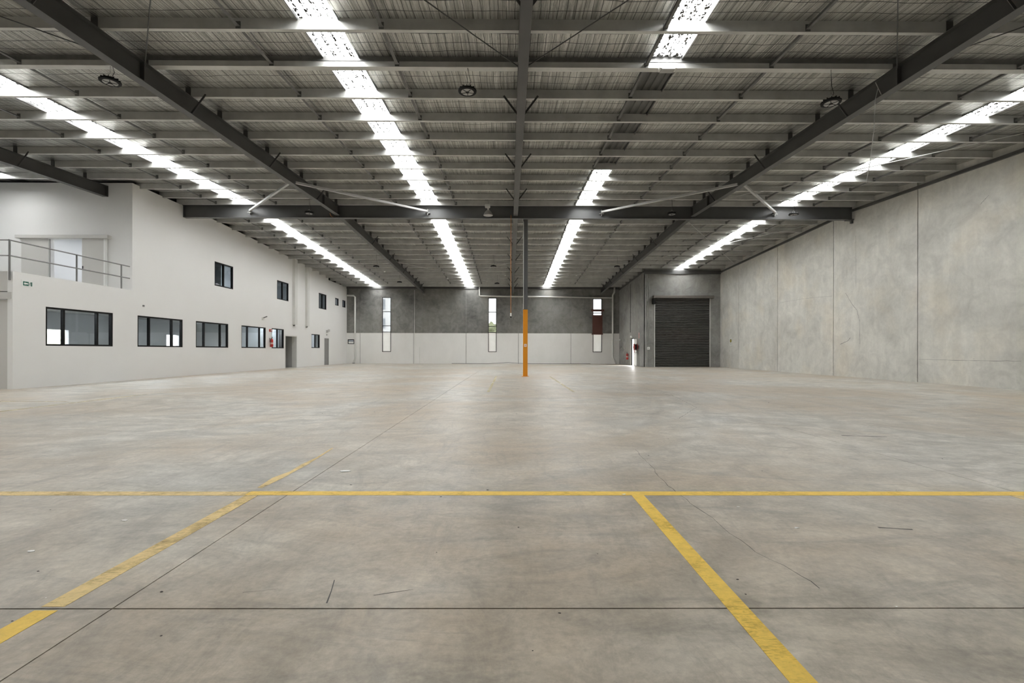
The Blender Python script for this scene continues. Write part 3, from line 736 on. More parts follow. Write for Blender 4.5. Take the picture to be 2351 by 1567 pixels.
def corrugated(name, x0, x1, y0, y1, mat, parent=None, up=.0):
    n = 4; pw_ = (x1 - x0) / n; prof = []
    for k in range(n):
        xa = x0 + k * pw_; prof += [(xa, .03), (xa + pw_ * .22, .03), (xa + pw_ * .34, 0), (xa + pw_ * .78, 0), (xa + pw_ * .90, .03)]
    prof.append((x1, .03)); vs = []; ny = max(2, int((y1 - y0) / 2.0))
    for j in range(ny + 1):
        y = y0 + (y1 - y0) * j / ny
        for (x, h) in prof: vs.append((x, y, zs(y) + h + up))
    m = len(prof)
    return MB().add(vs, [(j * m + i, j * m + i + 1, (j + 1) * m + i + 1, (j + 1) * m + i) for j in range(ny) for i in range(m - 1)]).build(name, mat, parent, fixn=False)
SK = [(0, SY0, 16.9, 'skylight strip glimpsed over the balcony at the far left edge'),
      (1, SY0, YR, 'leftmost long skylight strip on the near roof slope, left of the left rafter'),
      (1, YR, 41.3, 'leftmost skylight strip on the far roof slope beside the office wall'),
      (2, SY0, YR, 'skylight strip on the near slope between left and centre rafters'),
      (2, YR, 41.3, 'skylight strip on the far slope between left and centre rafters'),
      (3, SY0, 9.78, 'short skylight at the top of the picture right of the centre rafter'),
      (3, 15.92, YR, 'short skylight just before the main beam right of the centre rafter'),
      (3, YR, 41.3, 'skylight strip on the far slope right of the centre rafter'),
      (4, SY0, YR, 'long skylight strip on the near slope beside the right concrete wall'),
      (4, YR, YRD, 'skylight strip on the far slope leading to the roller door')]
for (i, y0, y1, lb) in SK:
    x0, x1 = STRIPS[i]; tag(corrugated('skylight', x0, x1, y0, y1, M['skylight']), lb, 'skylight', 'translucent skylight strips in the roof')
tag(corrugated('roof_patch', 2.85, 3.52, 9.72, 15.97, M['patch']), 'bare ribbed metal sheet filling a gap in the right skylight strip', 'roof sheet')
MB().slopebox(2.83, 3.54, 9.74, 15.98, zs, .04, .07).box(2.84, 3.53, 15.90, 15.93, zs(15.9) + .002, zs(15.9) + .05).box(2.84, 3.53, 9.78, 9.80, zs(9.8) + .002, zs(9.8) + .05).build('roof_sheet', M['curb'], cl)
for (x0, x1) in STRIPS: MB().slopebox(x0 - .02, x1 + .02, YN - .1, SY0, zs, .0, .06).build('roof_sheet', M['curb'], cl)  # unseen covers over the strips' near ends, added to cut front light

# purlins
ordn = ['first', 'second', 'third', 'fourth', 'fifth', 'sixth', 'seventh', 'eighth', 'ninth', 'tenth', 'eleventh', 'twelfth', 'thirteenth', 'fourteenth', 'fifteenth', 'sixteenth', 'seventeenth', 'eighteenth']
def purlin(y, x0, x1, side, k):
    z = zb(y); t = thing('purlin', ((x0 + x1) / 2, y, z), '%s galvanised roof purlin %s the main beam, counted from the beam' % (ordn[k], 'in front of' if side < 0 else 'behind'), 'purlin', 'galvanised roof purlins')
    f = .14 if abs(y - 9.8) < .01 else .075
    mb = MB().box(x0, x1, y - .004, y, z, z + .2).box(x0, x1, y, y + f, z, z + .004).box(x0, x1, y, y + .075, z + .196, z + .2).box(x0, x1, y + f - .003, y + f, z + .004, z + .02)
    mb.build('purlin_section', M['galv'], t)
    if f > .1:
        MB().box(x0, x1, y - .02, y - .006, z + .11, z + .2).build('stiffening_angle', M['galvd'], t)
    for rx in RX:
        if rx < x0 or rx > x1: continue
        if rx < -14 and y > 17.9: continue
        MB().box(rx - .06, rx + .06, y - .016, y - .006, z - .0, z + .2).box(rx - .06, rx + .06, y - .05, y - .006, z - .001, z + .008).build('cleat', M['rafter'], t)
    return t
for k, y in enumerate(PN): purlin(y, XO if y < 17.9 else XL - .13, XR - .05, -1, k)
for k, y in enumerate(PF): purlin(y, XL - .13, XR - .05 if y < YRD - .1 else XRET - .02, 1, k)

# bridging between the purlins
BX = [-12.6, -10.03, -4.89, -2.32, 2.80, 5.38, 10.5, 13.1]
bxl = ['left bay, outer line', 'left bay, inner line', 'middle left bay, outer line', 'middle left bay, inner line', 'middle right bay, inner line', 'middle right bay, outer line', 'right bay, inner line', 'right bay, outer line']
def bridge_mesh(y0, y1, x):
    za, zc = zb(y0) + .045, zb(y1) + .045
    return MB().bar((x, y0 + .005, za), (x, y1 - .006, zc), .06, .006).bar((x - .027, y0 + .005, za + .02), (x - .027, y1 - .006, zc + .02), .006, .05).box(x - .045, x + .045, y1 - .012, y1 - .005, zc - .04, zc + .09).box(x - .04, x + .04, y1 - .07, y1 - .01, zc - .005, zc + .003)
for (lst, sd) in ((PN, -1), (PF, 1)):
    for k in range(len(lst) - 1):
        a, b = sorted((lst[k], lst[k + 1]))
        if sd < 0 and k > 12: continue
        if sd > 0 and k > 13: continue
        for x, nm in zip(BX, bxl):
            if sd > 0 and a > YRD - 2 and x > XRET: continue
            tag(bridge_mesh(a, b, x).build('bridging_bar', M['galvd']), 'bridging bar in %s, %s purlin gap %s the main beam' % (nm, ordn[k], 'before' if sd < 0 else 'beyond'), 'bridging bar', 'steel bridging bars between the purlins')

# rafters
def isec_y(x, y0, y1, dep=.41, fl_=.19):
    f = lambda y: zb(y) - dep
    return MB().slopebox(x - fl_ / 2, x + fl_ / 2, y0, y1, f, 0, .014).slopebox(x - fl_ / 2, x + fl_ / 2, y0, y1, f, dep - .014, dep - .001).slopebox(x - .005, x + .005, y0, y1, f, .014, dep - .014)
RAF = [(-15.16, YN, 17.95, 'short dark rafter at the upper left ending in the white balcony wall'),
       (-7.46, YN, YR - .11, 'left dark steel rafter on the near roof slope'), (-7.46, YR + .11, YF, 'left dark steel rafter on the far roof slope'),
       (.25, YN, YR - .11, 'centre dark steel rafter coming straight overhead'), (.25, YR + .11, YF, 'centre dark steel rafter on the far slope behind the column'),
       (7.95, YN, YR - .11, 'right dark steel rafter on the near roof slope'), (7.95, YR + .11, YF, 'right dark steel rafter on the far roof slope')]
for (x, y0, y1, lb) in RAF:
    t = thing('rafter', (x, (y0 + y1) / 2, zb((y0 + y1) / 2) - .41), lb, 'steel beam', 'dark steel rafters')
    isec_y(x, y0, y1).build('rafter_section', M['rafter'], t)
    zz = zb(y1 if y1 < YR else y0) - .41; yy = y1 if y1 < YR else y0
    MB().box(x - .11, x + .11, yy - .012 if y1 < YR else yy, yy if y1 < YR else yy + .012, zz - .0, zz + .41).build('end_plate', M['rafter'], t)
    ys_ = [7.4, 11.1, 14.7, 18.3] if y1 < YR + 1 else [PF[3], PF[6], PF[9], PF[12], PF[14]]
    ys_ = [q for q in ys_ if y0 < q < y1]
    for q in ys_:
        z = zb(q)
        for s in (-1, 1):
            MB().bar((x + s * .07, q, z - .38), (x + s * .40, q, z + .06), .045, .012, up=(0, 1, 0)).build('fly_brace', M['rafter'], t)
    if y1 <= YR and x > -8:
        for q in (9.65, 19.0):
            for s in (-1, 1): MB().box(x + s * .006, x + s * .09, q - .005, q + .005, zb(q) - .39, zb(q) - .02).build('web_stiffener', M['rafter'], t)

# main ridge beam and column
mbm = thing('ridge_beam', (.4, YR, 6.87), 'deep dark steel beam spanning the hall under the roof ridge', 'steel beam')
x0, x1 = XL + .02, XR - .03
MB().box(x0, x1, YR - .105, YR + .105, 6.87, 6.89).box(x0, x1, YR - .105, YR + .105, 7.42, 7.44).box(x0, x1, YR - .006, YR + .006, 6.89, 7.42).build('beam_section', M['beam'], mbm)
for x in (-7.46, .25, 7.95): 
    for s in (-1, 1):
        MB().box(x - .006, x + .006, YR + min(s * .006, s * .1), YR + max(s * .006, s * .1), 6.89, 7.42).build('web_stiffener', M['beam'], mbm)
MB().box(x1 - .25, x1 + .02, YR - .12, YR + .12, 6.845, 6.87).box(x1 - .06, x1 + .03, YR - .05, YR + .05, 6.72, 6.845).build('seat_bracket', M['beam'], mbm)
MB().box(x0, x0 + .015, YR - .105, YR + .105, 6.87, 7.44).build('end_plate', M['beam'], mbm)
CX, CY = .69, 20.98
ct = thing('column', (CX, CY, 0), 'slim steel column, orange below and dark grey above', 'column')
MB().box(CX - .10, CX + .10, CY - .1, CY + .1, 0, 2.93).build('painted_lower_shaft', M['orange'], ct, bevel=.01)['label'] = 'orange painted lower part'
MB().box(CX - .10, CX + .10, CY - .1, CY + .1, 2.93, 6.87).build('upper_shaft', M['beam'], ct, bevel=.01)['label'] = 'dark grey upper part'
MB().box(CX - .16, CX + .16, CY - .16, CY + .16, 0, .012).build('base_plate', M['orange'], ct)
MB().tube([(CX - .09, CY - .12, 2.95), (CX - .09, CY - .12, 6.75), (CX - .14, CY - .14, 6.85), (CX - .05, CY - .16, 6.95), (CX - .05, CY - .16, 7.25)], .014).build('conduit', M['galv'], ct)
MB().box(CX - .055, CX + .055, CY - .118, CY - .1, 1.30, 1.42).build('switch_plate', M['signwhite'], ct)
MB().box(CX - .035, CX + .035, CY - .122, CY - .118, 1.325, 1.395).build('switch_face', plain('pink_label', (.75, .45, .38), .5), ct)

# plan struts between rafters and the ridge beam
for (xb, xr, lb) in ((-11.26, -7.56, 'pale steel strut left of the left rafter, down to the main beam'), (-3.57, -7.36, 'pale steel strut right of the left rafter, down to the main beam'),
                     (3.99, 7.85, 'pale steel strut left of the right rafter, down to the main beam'), (11.55, 8.05, 'pale steel strut right of the right rafter, down to the main beam')):
    t = thing('plan_strut', (xb, YR - .1, 7.2), lb, 'strut', 'pale struts bracing the main beam')
    a = Vector((xb, YR - .11, 7.16)); b = Vector((xr, 16.4, zb(16.4) - .33))
    MB().bar(a, b, .075, .075).build('strut_tube', M['strut'], t)
    MB().box(xb - .10, xb + .10, YR - .115, YR - .007, 7.08, 7.095).box(xb - .008, xb + .008, YR - .11, YR - .007, 7.0, 7.26).build('gusset_plate', M['strut'], t)

# bracing rods
def rod(p, q, r, lb, mat='rafter'):
    tag(MB().tube([p, q], r, 6).build('bracing_rod', M[mat]), lb, 'bracing rod', 'thin roof bracing rods')
zr = lambda y: zb(y) - .06
nm = {-7.46: 'left rafter', .25: 'centre rafter', 7.95: 'right rafter', -15.16: 'far left rafter'}
for (xa, xe) in ((-7.5, -15.1), (-7.4, .2), (.2, -7.4), (.3, 7.9), (7.9, .3), (8.0, 14.9)):
    rod((xa, 9.7, zr(9.7)), (xe, .3, zr(.3)), .011, 'thin dark rod from the %s running %s towards the top of the picture' % (nm[min(nm, key=lambda v: abs(v - xa))], 'left' if xe < xa else 'right'))
rod((8.05, 19.9, zr(19.9)), (14.9, 11.4, zr(11.4)), .012, 'thin rod crossing the right bay from right rafter to the wall', 'strut')
rod((8.05, 22.0, zr(22)), (14.9, 31.5, zr(31.5)), .012, 'thin rod crossing the far right bay, running away to the right', 'strut')
rod((14.9, 22.5, zr(22.5)), (8.05, 31.5, zr(31.5)), .012, 'thin rod crossing the far right bay, running away to the left', 'strut')
rod((-7.4, 31.0, zr(31)), (.2, 40.2, zr(40.2)), .014, 'thin rod crossing the far middle left bay, running away right', 'strut')
rod((.2, 31.0, zr(31)), (-7.4, 40.2, zr(40.2)), .014, 'thin rod crossing the far middle left bay, running away left', 'strut')
rod((7.9, 31.0, zr(31)), (.3, 40.2, zr(40.2)), .014, 'thin rod crossing the far middle right bay, running away left', 'strut')

# ------------------------------------------------------------------ lamps
def highbay(x, y, z, lb):
    t = thing('high_bay_lamp', (x, y, z), lb, 'lamp', 'round black high bay lamps')
    lb_ = MB().lathe((x, y, z), [(.13, .0), (.185, .005), (.19, .03), (.17, .045), (.12, .05), (.09, .09), (.05, .11), (.03, .115)], 28).build('lamp_body', M['lampblack'], t, smooth=False)
    for k in range(12):
        a = 2 * math.pi * k / 12
        MB().bar((x + .06 * math.cos(a), y + .06 * math.sin(a), z + .065), (x + .165 * math.cos(a), y + .165 * math.sin(a), z + .055), .008, .045).build('heat_fin', M['lampblack'], lb_)
    ln = MB().lathe((x, y, z - .006), [(.125, 0), (.13, .004), (.13, .008)], 28).build('lens', M['lens'], t)
    for k in range(5):
        a = 2 * math.pi * k / 5 + .3
        MB().bar((x + .03 * math.cos(a), y + .03 * math.sin(a), z - .009), (x + .127 * math.cos(a), y + .127 * math.sin(a), z - .009), .012, .006).build('lens_rib', M['lampblack'], ln)
    MB().lathe((x, y, z - .013), [(.035, 0), (.035, .008)], 16).build('lens_boss', M['lampblack'], t)
    MB().tube([(x - .04, y, z + .10), (x - .03, y, z + .16), (x, y, z + .18), (x + .03, y, z + .16), (x + .04, y, z + .10)], .006, 6).build('hook', M['galv'], t)
    top = min(zb(y) if True else 0, 9)
    MB().tube([(x, y, z + .18), (x, y, top + .02)], .004, 5).build('hanging_chain', M['galvd'], t)
    MB().tube([(x + .01, y + .02, z + .10), (x + .07, y + .02, z + .22), (x + .03, y + .02, z + .36), (x + .01, y + .02, top + .01)], .005, 5).build('power_cord', M['lampblack'], t)
    return t
highbay(-.88, 9.82, 6.44, 'round black high bay lamp near the top, left of the centre rafter')
highbay(-8.2, 9.82, 6.60, 'round black high bay lamp at upper left below the left rafter')
highbay(6.63, 9.82, 6.24, 'round black high bay lamp partly behind the right rafter')
highbay(-8.2, 19.52, 6.70, 'round black lamp hanging before the main beam at left')
highbay(6.64, 19.52, 6.72, 'round black lamp hanging before the main beam near the right rafter')
highbay(11.65, 19.52, 6.72, 'round black lamp hanging before the main beam near the right wall')
highbay(-8.2, PF[6] + .02, 6.25, 'distant round lamp left of the left far rafter, nearer one')
highbay(-1.0, PF[6] + .02, 6.28, 'distant round lamp between skylight and centre rafter, nearer one')
highbay(6.6, PF[6] + .02, 6.28, 'distant round lamp beside the right far rafter, nearer one')
highbay(-8.2, PF[11] + .02, 6.18, 'distant round lamp left of the left far rafter, farther one')
highbay(-.95, PF[11] + .02, 6.10, 'distant round lamp left of the centre rafter close to the far wall')
# old bell reflector lamp
bx, by, bz = -.89, 19.52, 6.66
t = thing('bell_lamp', (bx, by, bz), 'old bell shaped reflector lamp hanging before the middle of the main beam', 'lamp')
MB().lathe((bx, by, bz), [(.195, 0), (.19, .01), (.17, .06), (.13, .13), (.07, .19), (.055, .20)], 28).build('reflector', plain('reflector_alu', (.30, .30, .29), .35, .5), t, smooth=True)
MB().lathe((bx, by, bz - .008), [(.185, 0), (.19, .008)], 28).build('lens', M['lens'], t)
MB().lathe((bx, by, bz + .20), [(.05, 0), (.05, .02), (.028, .025), (.028, .08), (.045, .085), (.045, .11)], 16).build('lamp_neck', M['trimwhite'], t)
MB().box(bx - .13, bx + .08, by - .08, by + .08, bz + .31, bz + .45).build('ballast_box', M['trimwhite'], t, bevel=.025)
MB().tube([(bx, by, bz + .45), (bx, by, zb(by) + .02)], .004, 5).build('hanging_chain', M['galvd'], t)
# tray light below the double purlin
t = thing('tray_light', (3.24, 9.75, 6.9), 'white rectangular light fitting under the purlin at the skylight end', 'light fitting')
MB().box(3.05, 3.40, 9.70, 9.86, zb(9.8) - .055, zb(9.8) - .003).build('fitting_body', M['trimwhite'], t, bevel=.008)
MB().box(3.09, 3.36, 9.69, 9.85, zb(9.8) - .075, zb(9.8) - .056).build('diffuser', M['lens'], t)
MB().tube([(2.97, 9.79, zb(9.8) + .06), (3.05, 9.78, zb(9.8) + .10), (3.12, 9.78, zb(9.8) + .0)], .005, 5).build('power_cord', M['trimwhite'], t)
for (x, y, lb) in ((-4.8, PF[12], 'small white fitting under a far purlin beside the middle left skylight'), (-.35, PF[11], 'small white fitting under a far purlin left of the centre rafter'),
                   (-9.0, PF[10], 'small white fitting under a far purlin near the left skylight'), (4.95, PF[11], 'small white fitting under a far purlin near the right far rafter')):
    t = thing('emergency_light', (x, y, zb(y)), lb, 'light fitting', 'small white emergency fittings')
    MB().lathe((x, y + .03, zb(y) - .06), [(.03, 0), (.06, .015), (.065, .058)], 14).build('fitting_body', M['signwhite'], t)
    MB().tube([(x, y + .03, zb(y) - .062), (x, y + .03, zb(y) - .09)], .015, 8).build('lens', M['lens'], t)

# ------------------------------------------------------------------ cords
t = thing('pendant_outlet', (.05, 20.5, 2.5), 'orange cord with plug socket hanging from the main beam', 'pendant outlet')
MB().tube([(.05, 20.685, 7.0), (.045, 20.685, 5.0), (.05, 20.685, 2.75)], .013, 6).build('cord', M['cord'], t)
MB().box(.015, .085, 20.65, 20.72, 2.62, 2.76).build('socket_block', M['signwhite'], t, bevel=.01)
MB().lathe((.05, 20.685, 2.55), [(.02, 0), (.035, .02), (.03, .07)], 10).build('plug', M['rubber'], t)
t = thing('hanging_cord', (7.95, 10.1, 5), 'thin grey cord dangling from the right rafter', 'cord')
hx = lambda py, px, Y: ((px - 1170) / FPX * Y, Y, CAM_H + (806.7 - py) * Y / FPX)
MB().tube([(7.90, 10.1, zb(10.1) - .395), hx(187, 2012, 10.1), hx(200, 2018, 10.0), hx(226, 2011.5, 10.0), hx(300, 2008, 10.0), hx(370, 2000, 10.0), hx(418, 1991, 10.0)], .007, 6).build('cord', M['galv'], t)
tag(MB().tube([(-7.65, 20.3, 6.95), (-7.6, 20.3, 6.83), (-7.52, 20.3, 6.78)], .01, 6).build('loose_cord', M['cord']), 'short orange cord end hanging at the foot of the left rafter', 'cord')
# dark hose lying along the far wall
hs = [(-5.0, 41.3), (-3.5, 41.2), (-1.8, 41.0), (-.2, 41.15), (1.5, 41.3), (3.3, 41.0), (5.0, 41.2), (7.0, 41.35)]
tag(MB().tube([(x, y - .05, .02 + (.10 if i in (3,) else 0)) for i, (x, y) in enumerate(hs)], .02, 6).build('floor_hose', M['galvd']), 'long grey hose lying along the foot of the far wall', 'hose')

# ------------------------------------------------------------------ pipes on the far wall
def fx(px): return (px - 1170) * YF / FPX
t = thing('drain_pipe', (9.0, YF - .12, 0), 'white pipe across the far wall dropping to the floor at the right', 'pipe')
yp = YF - .12; zp = fz(679)
MB().tube([(fx(1101), yp, fz(657)), (fx(1101), yp, zp + .05), (fx(1103), yp, zp), (fx(1108), yp, zp), (fx(1404), yp, zp - .12)], .065, 10).build('horizontal_pipe', M['trimwhite'], t, smooth=True)
MB().tube([(fx(1410), yp - .02, fz(659)), (fx(1409.5), yp - .02, fz(670)), (fx(1406), yp - .02, fz(677)), (fx(1406), yp - .02, .62), (fx(1407), yp - .02, .5), (fx(1413.5), yp - .04, .10), (fx(1414), yp - .04, 0.0)], .075, 10).build('downpipe', M['trimwhite'], t, smooth=True)
t = thing('drain_pipe', (-13.4, YF - .12, 0), 'white pipe dropping down the far wall beside the office corner', 'pipe')
MB().tube([(XL + .02, yp, fz(678.5)), (fx(813), yp, fz(679)), (fx(816.5), yp, fz(682)), (fx(817), yp, .55), (fx(817), yp, .4), (fx(813.5), yp, .1), (fx(813.5), yp, 0)], .075, 10).build('downpipe', M['trimwhite'], t, smooth=True)
MB().lathe((fx(813.5), yp, 0), [(.11, 0), (.10, .05)], 12).build('pipe_foot', M['galvd'], t)
for (px, z1, lb) in ((952, 6.4, 'thin conduit running down the far wall left panel joint'), (964, 1.4, 'short thin pipe on the white far wall, right of the conduit')):
    tag(MB().tube([(fx(px), YF - .03, .02), (fx(px), YF - .03, z1)], .02, 6).build('conduit', M['trimwhite']), lb, 'conduit')
# ------------------------------------------------------------------ return wall fittings
for (x, y, z0, z1, r, lb) in ((XRET + .09, YRD - .03, 0, 6.6, .025, 'left conduit at the concrete corner beside the roller door'),
                              (XRET + .20, YRD - .03, 0, 6.6, .025, 'right conduit at the concrete corner beside the roller door'),
                              (9.88, YRD - .02, 1.42, 6.3, .012, 'thin conduit down to the roller door control box')):
    tag(MB().tube([(x, y, z0), (x, y, z1)], r, 6).build('conduit', M['galv']), lb, 'conduit')
t = thing('control_box', (9.88, YRD - .1, 1.2), 'small white control box left of the roller door', 'control box')
MB().box(9.78, 9.96, YRD - .09, YRD - .002, 1.22, 1.42).build('box_body', M['signwhite'], t, bevel=.008)
MB().lathe((9.85, YRD - .105, 1.33), [(.022, 0), (.022, .015)], 12, 'Y').build('button', M['rubber'], t)
tag(MB().tube([(XRET - .02, 37.62, 2.6), (XRET - .02, 37.6, 6.4)], .018, 6).build('conduit', M['galvd']), 'thin conduit above the open side door', 'conduit')
# hose reel
hx0, hy, hz = XRET - .30, 35.28, 1.42
t = thing('fire_hose_reel', (hx0, hy, 1.0), 'dark red fire hose reel beside the open side door', 'hose reel')
MB().lathe((XRET - .34, hy, hz), [(.26, 0), (.26, .02), (.17, .02), (.17, .04)], 28, 'X').build('front_disc', M['darkred'], t)
MB().lathe((XRET - .15, hy, hz), [(.17, 0), (.17, .01), (.26, .01), (.26, .03)], 28, 'X').build('back_disc', M['darkred'], t)
for k in range(4):
    rr = .20
    for j in range(1): MB().tube([(XRET - .30 + .04 * k, hy + rr * math.cos(a * .3927), hz + rr * math.sin(a * .3927)) for a in range(17)], .02, 6).build('hose_coil', M['rubber'], t)
MB().tube([(XRET - .32, hy + .02, hz - .22), (XRET - .30, hy + .02, hz - .36), (XRET - .28, hy + .02, hz - .42)], .018, 8).build('hose_nozzle', M['darkred'], t)
MB().box(XRET - .12, XRET - .002, hy - .05, hy + .05, hz - .12, hz + .12).build('wall_bracket', M['steel'], t)
MB().tube([(XRET - .06, hy - .28, 0.0), (XRET - .06, hy - .28, 1.4)], .018, 8).build('feed_pipe', M['steel'], t)
tag(MB().box(XRET - .012, XRET - .001, 35.0, 35.25, 2.05, 2.5).build('hose_reel_sign', plain('sign_pale', (.6, .42, .40), .5)), 'pale red sign above the hose reel', 'sign')
MBs = [(2.1, 2.15), (2.22, 2.27), (2.34, 2.39)]
for (a, b) in MBs: 
    sg = bpy.data.objects['hose_reel_sign']; MB().box(XRET - .014, XRET - .012, 35.05, 35.20, a, b).build('sign_mark', M['red'], sg)
def extinguisher(x, y, z, ax, lb):
    t = thing('fire_extinguisher', (x, y, z), lb, 'fire extinguisher')
    MB().lathe((x, y, z), [(.07, 0), (.085, .015), (.085, .40), (.07, .45), (.03, .48), (.03, .50)], 18).build('cylinder', M['red'], t, smooth=True)
    MB().lathe((x, y, z + .17), [(.0862, 0), (.0862, .10)], 18).build('label_band', plain('ext_band', (.75, .5, .45), .5), t)
    MB().bar((x, y, z + .50), (x + ax[0] * .07, y + ax[1] * .07, z + .56), .03, .02).bar((x, y, z + .52), (x + ax[0] * .09, y + ax[1] * .09, z + .60), .025, .012).build('handle', M['rubber'], t)
    MB().tube([(x - ax[0] * .03, y - ax[1] * .03, z + .52), (x - ax[0] * .10, y - ax[1] * .10, z + .48), (x - ax[0] * .10, y - ax[1] * .10, z + .2)], .012, 6).build('discharge_hose', M['rubber'], t)
    return t
e1 = extinguisher(XRET - .12, 38.2, .45, (0, 1), 'red fire extinguisher on the return wall left of the open side door')
MB().box(XRET - .03, XRET - .002, 38.17, 38.23, .7, .95).build('bracket', M['steel'], e1)
e2 = extinguisher(XL + .12, 28.2, 1.32, (0, 1), 'red fire extinguisher on the white office wall')
MB().box(XL + .002, XL + .03, 28.17, 28.23, 1.6, 1.85).build('bracket', M['steel'], e2)
tag(MB().box(XL + .001, XL + .13, 28.25, 28.258, 2.22, 2.37).box(XL + .001, XL + .010, 28.12, 28.25, 2.22, 2.37).build('extinguisher_sign', M['red']), 'red angled sign above the extinguisher on the office wall', 'sign')
sg = bpy.data.objects['extinguisher_sign']; MB().box(XL + .03, XL + .11, 28.245, 28.25, 2.25, 2.34).build('sign_mark', M['signwhite'], sg)
# tap and pipework left of the side door, white bracket in the corner
t = thing('wall_tap', (XRET - .08, 40.3, 1.3), 'chrome hose tap with short pipe on the return wall', 'tap')
MB().tube([(XRET, 40.4, 1.45), (XRET - .12, 40.4, 1.45), (XRET - .14, 40.4, 1.35)], .02, 8).build('spout', M['steel'], t)
MB().lathe((XRET - .08, 40.4, 1.5), [(.05, 0), (.05, .02)], 10).build('tap_handle', M['steel'], t)
MB().tube([(XRET - .03, 39.6, 1.3), (XRET - .03, 39.6, 1.9)], .018, 6).build('riser_pipe', M['trimwhite'], t)
MB().tube([(XRET - .05, 39.95 + .16 * math.cos(a * .52), 1.25 + .16 * math.sin(a * .52)) for a in range(13)], .015, 6).build('coiled_hose', M['steel'], t)
tag(MB().box(XRET - .55, XRET - .02, 41.0, 41.06, 2.02, 2.10).box(XRET - .12, XRET - .002, 40.95, 41.1, 2.0, 2.14).build('wall_bracket', M['signwhite']), 'small white bracket arm in the far right corner', 'bracket')
tag(MB().box(XRET - .10, XRET - .002, 37.0, 37.4, 2.16, 2.32).build('exit_light', M['signwhite'], bevel=.01), 'small white exit light above the open side door', 'exit light')
# sign on the right wall
ys_, zsn = 32.25, 1.83
t = thing('wall_sign', (XR, ys_, zsn), 'small white sign with a dark ring on a yellow disc on the right wall', 'sign')
MB().box(XR - .012, XR - .002, ys_ - .16, ys_ + .16, zsn - .3, zsn + .16).build('sign_board', M['signwhite'], t)
MB().lathe((XR - .016, ys_, zsn + .0), [(.125, 0), (.125, .003)], 24, 'X').build('sign_ring', M['rubber'], t)
MB().lathe((XR - .019, ys_, zsn), [(.085, 0), (.085, .003)], 24, 'X').build('sign_disc', M['yellowsign'], t)
MB().box(XR - .022, XR - .019, ys_ - .03, ys_ + .03, zsn - .05, zsn + .05).build('sign_mark', M['rubber'], t)
MB().box(XR - .015, XR - .012, ys_ - .12, ys_ + .12, zsn - .23, zsn - .20).build('sign_text_bar', M['galvd'], t)

# ------------------------------------------------------------------ office wall fittings
y0, y1, z0, z1 = 13.93, 14.19, 2.995, 3.115
t = thing('exit_sign', (XL, 14.06, 3.0), 'green and white exit sign with arrow, high on the near end of the office wall', 'sign')
MB().box(XL + .001, XL + .008, y0 - .05, y1 + .05, z0 - .03, z1 + .04).build('sign_board', M['signwhite'], t)
MB().box(XL + .008, XL + .012, y0, y0 + .16, z0, z1).build('arrow_panel', M['green'], t)
ym = (z0 + z1) / 2
MB().add([(XL + .0135, y0 + .015, ym), (XL + .0135, y0 + .055, ym + .045), (XL + .0135, y0 + .055, ym + .02), (XL + .0135, y0 + .14, ym + .02), (XL + .0135, y0 + .14, ym - .02), (XL + .0135, y0 + .055, ym - .02), (XL + .0135, y0 + .055, ym - .045)],
         [(0, 6, 5, 4, 3, 2, 1)]).build('arrow', M['signwhite'], t)
yy = y0 + .19
MB().lathe((XL + .011, yy + .012, ym + .042), [(.010, 0), (.010, .003)], 12, 'X').bar((XL + .012, yy + .010, ym + .030), (XL + .012, yy + .004, ym - .008), .012, .003, up=(1, 0, 0)).bar((XL + .012, yy + .010, ym + .024), (XL + .012, yy - .014, ym + .008), .006, .003, up=(1, 0, 0)).bar((XL + .012, yy + .010, ym + .024), (XL + .012, yy + .028, ym + .010), .006, .003, up=(1, 0, 0)).bar((XL + .012, yy + .004, ym - .006), (XL + .012, yy - .012, ym - .045), .007, .003, up=(1, 0, 0)).bar((XL + .012, yy + .004, ym - .006), (XL + .012, yy + .022, ym - .04), .007, .003, up=(1, 0, 0)).build('running_figure', M['green'], t)
MB().box(XL + .008, XL + .012, y1 - .03, y1, z0, z1).build('door_symbol', M['green'], t)

t = thing('wall_lamp', (XL, 27.4, 3.0), 'small white bracket lamp on the office wall above the fourth window', 'lamp')
MB().box(XL, XL + .04, 27.3, 27.5, 2.86, 3.0).build('mount_plate', M['trimwhite'], t)
MB().tube([(XL + .03, 27.4, 2.98), (XL + .25, 27.4, 3.06)], .03, 8).build('lamp_arm', M['galvd'], t)
t = thing('flood_lamp', (XL, 36.9, 2.45), 'small grey twin floodlight above the grey door', 'lamp')
MB().box(XL, XL + .05, 36.85, 37.0, 2.45, 2.6).build('mount_plate', M['trimwhite'], t)
MB().box(XL + .05, XL + .20, 36.7, 36.8, 2.50, 2.68).build('lamp_head', M['galv'], t, bevel=.01)
MB().box(XL + .05, XL + .20, 37.05, 37.15, 2.58, 2.76).build('lamp_head', M['galv'], t, bevel=.01)
tag(MB().lathe((XL + .001, 36.95, 2.33), [(.035, 0), (.035, .03)], 12, 'X').build('door_bell', M['rubber']), 'tiny dark round bell above the grey door', 'bell')
tag(MB().box(XL + .001, XL + .03, 18.45, 18.52, 2.80, 2.86).build('wall_sensor', M['galvd']), 'tiny grey sensor on the wall above the second lower window', 'sensor')

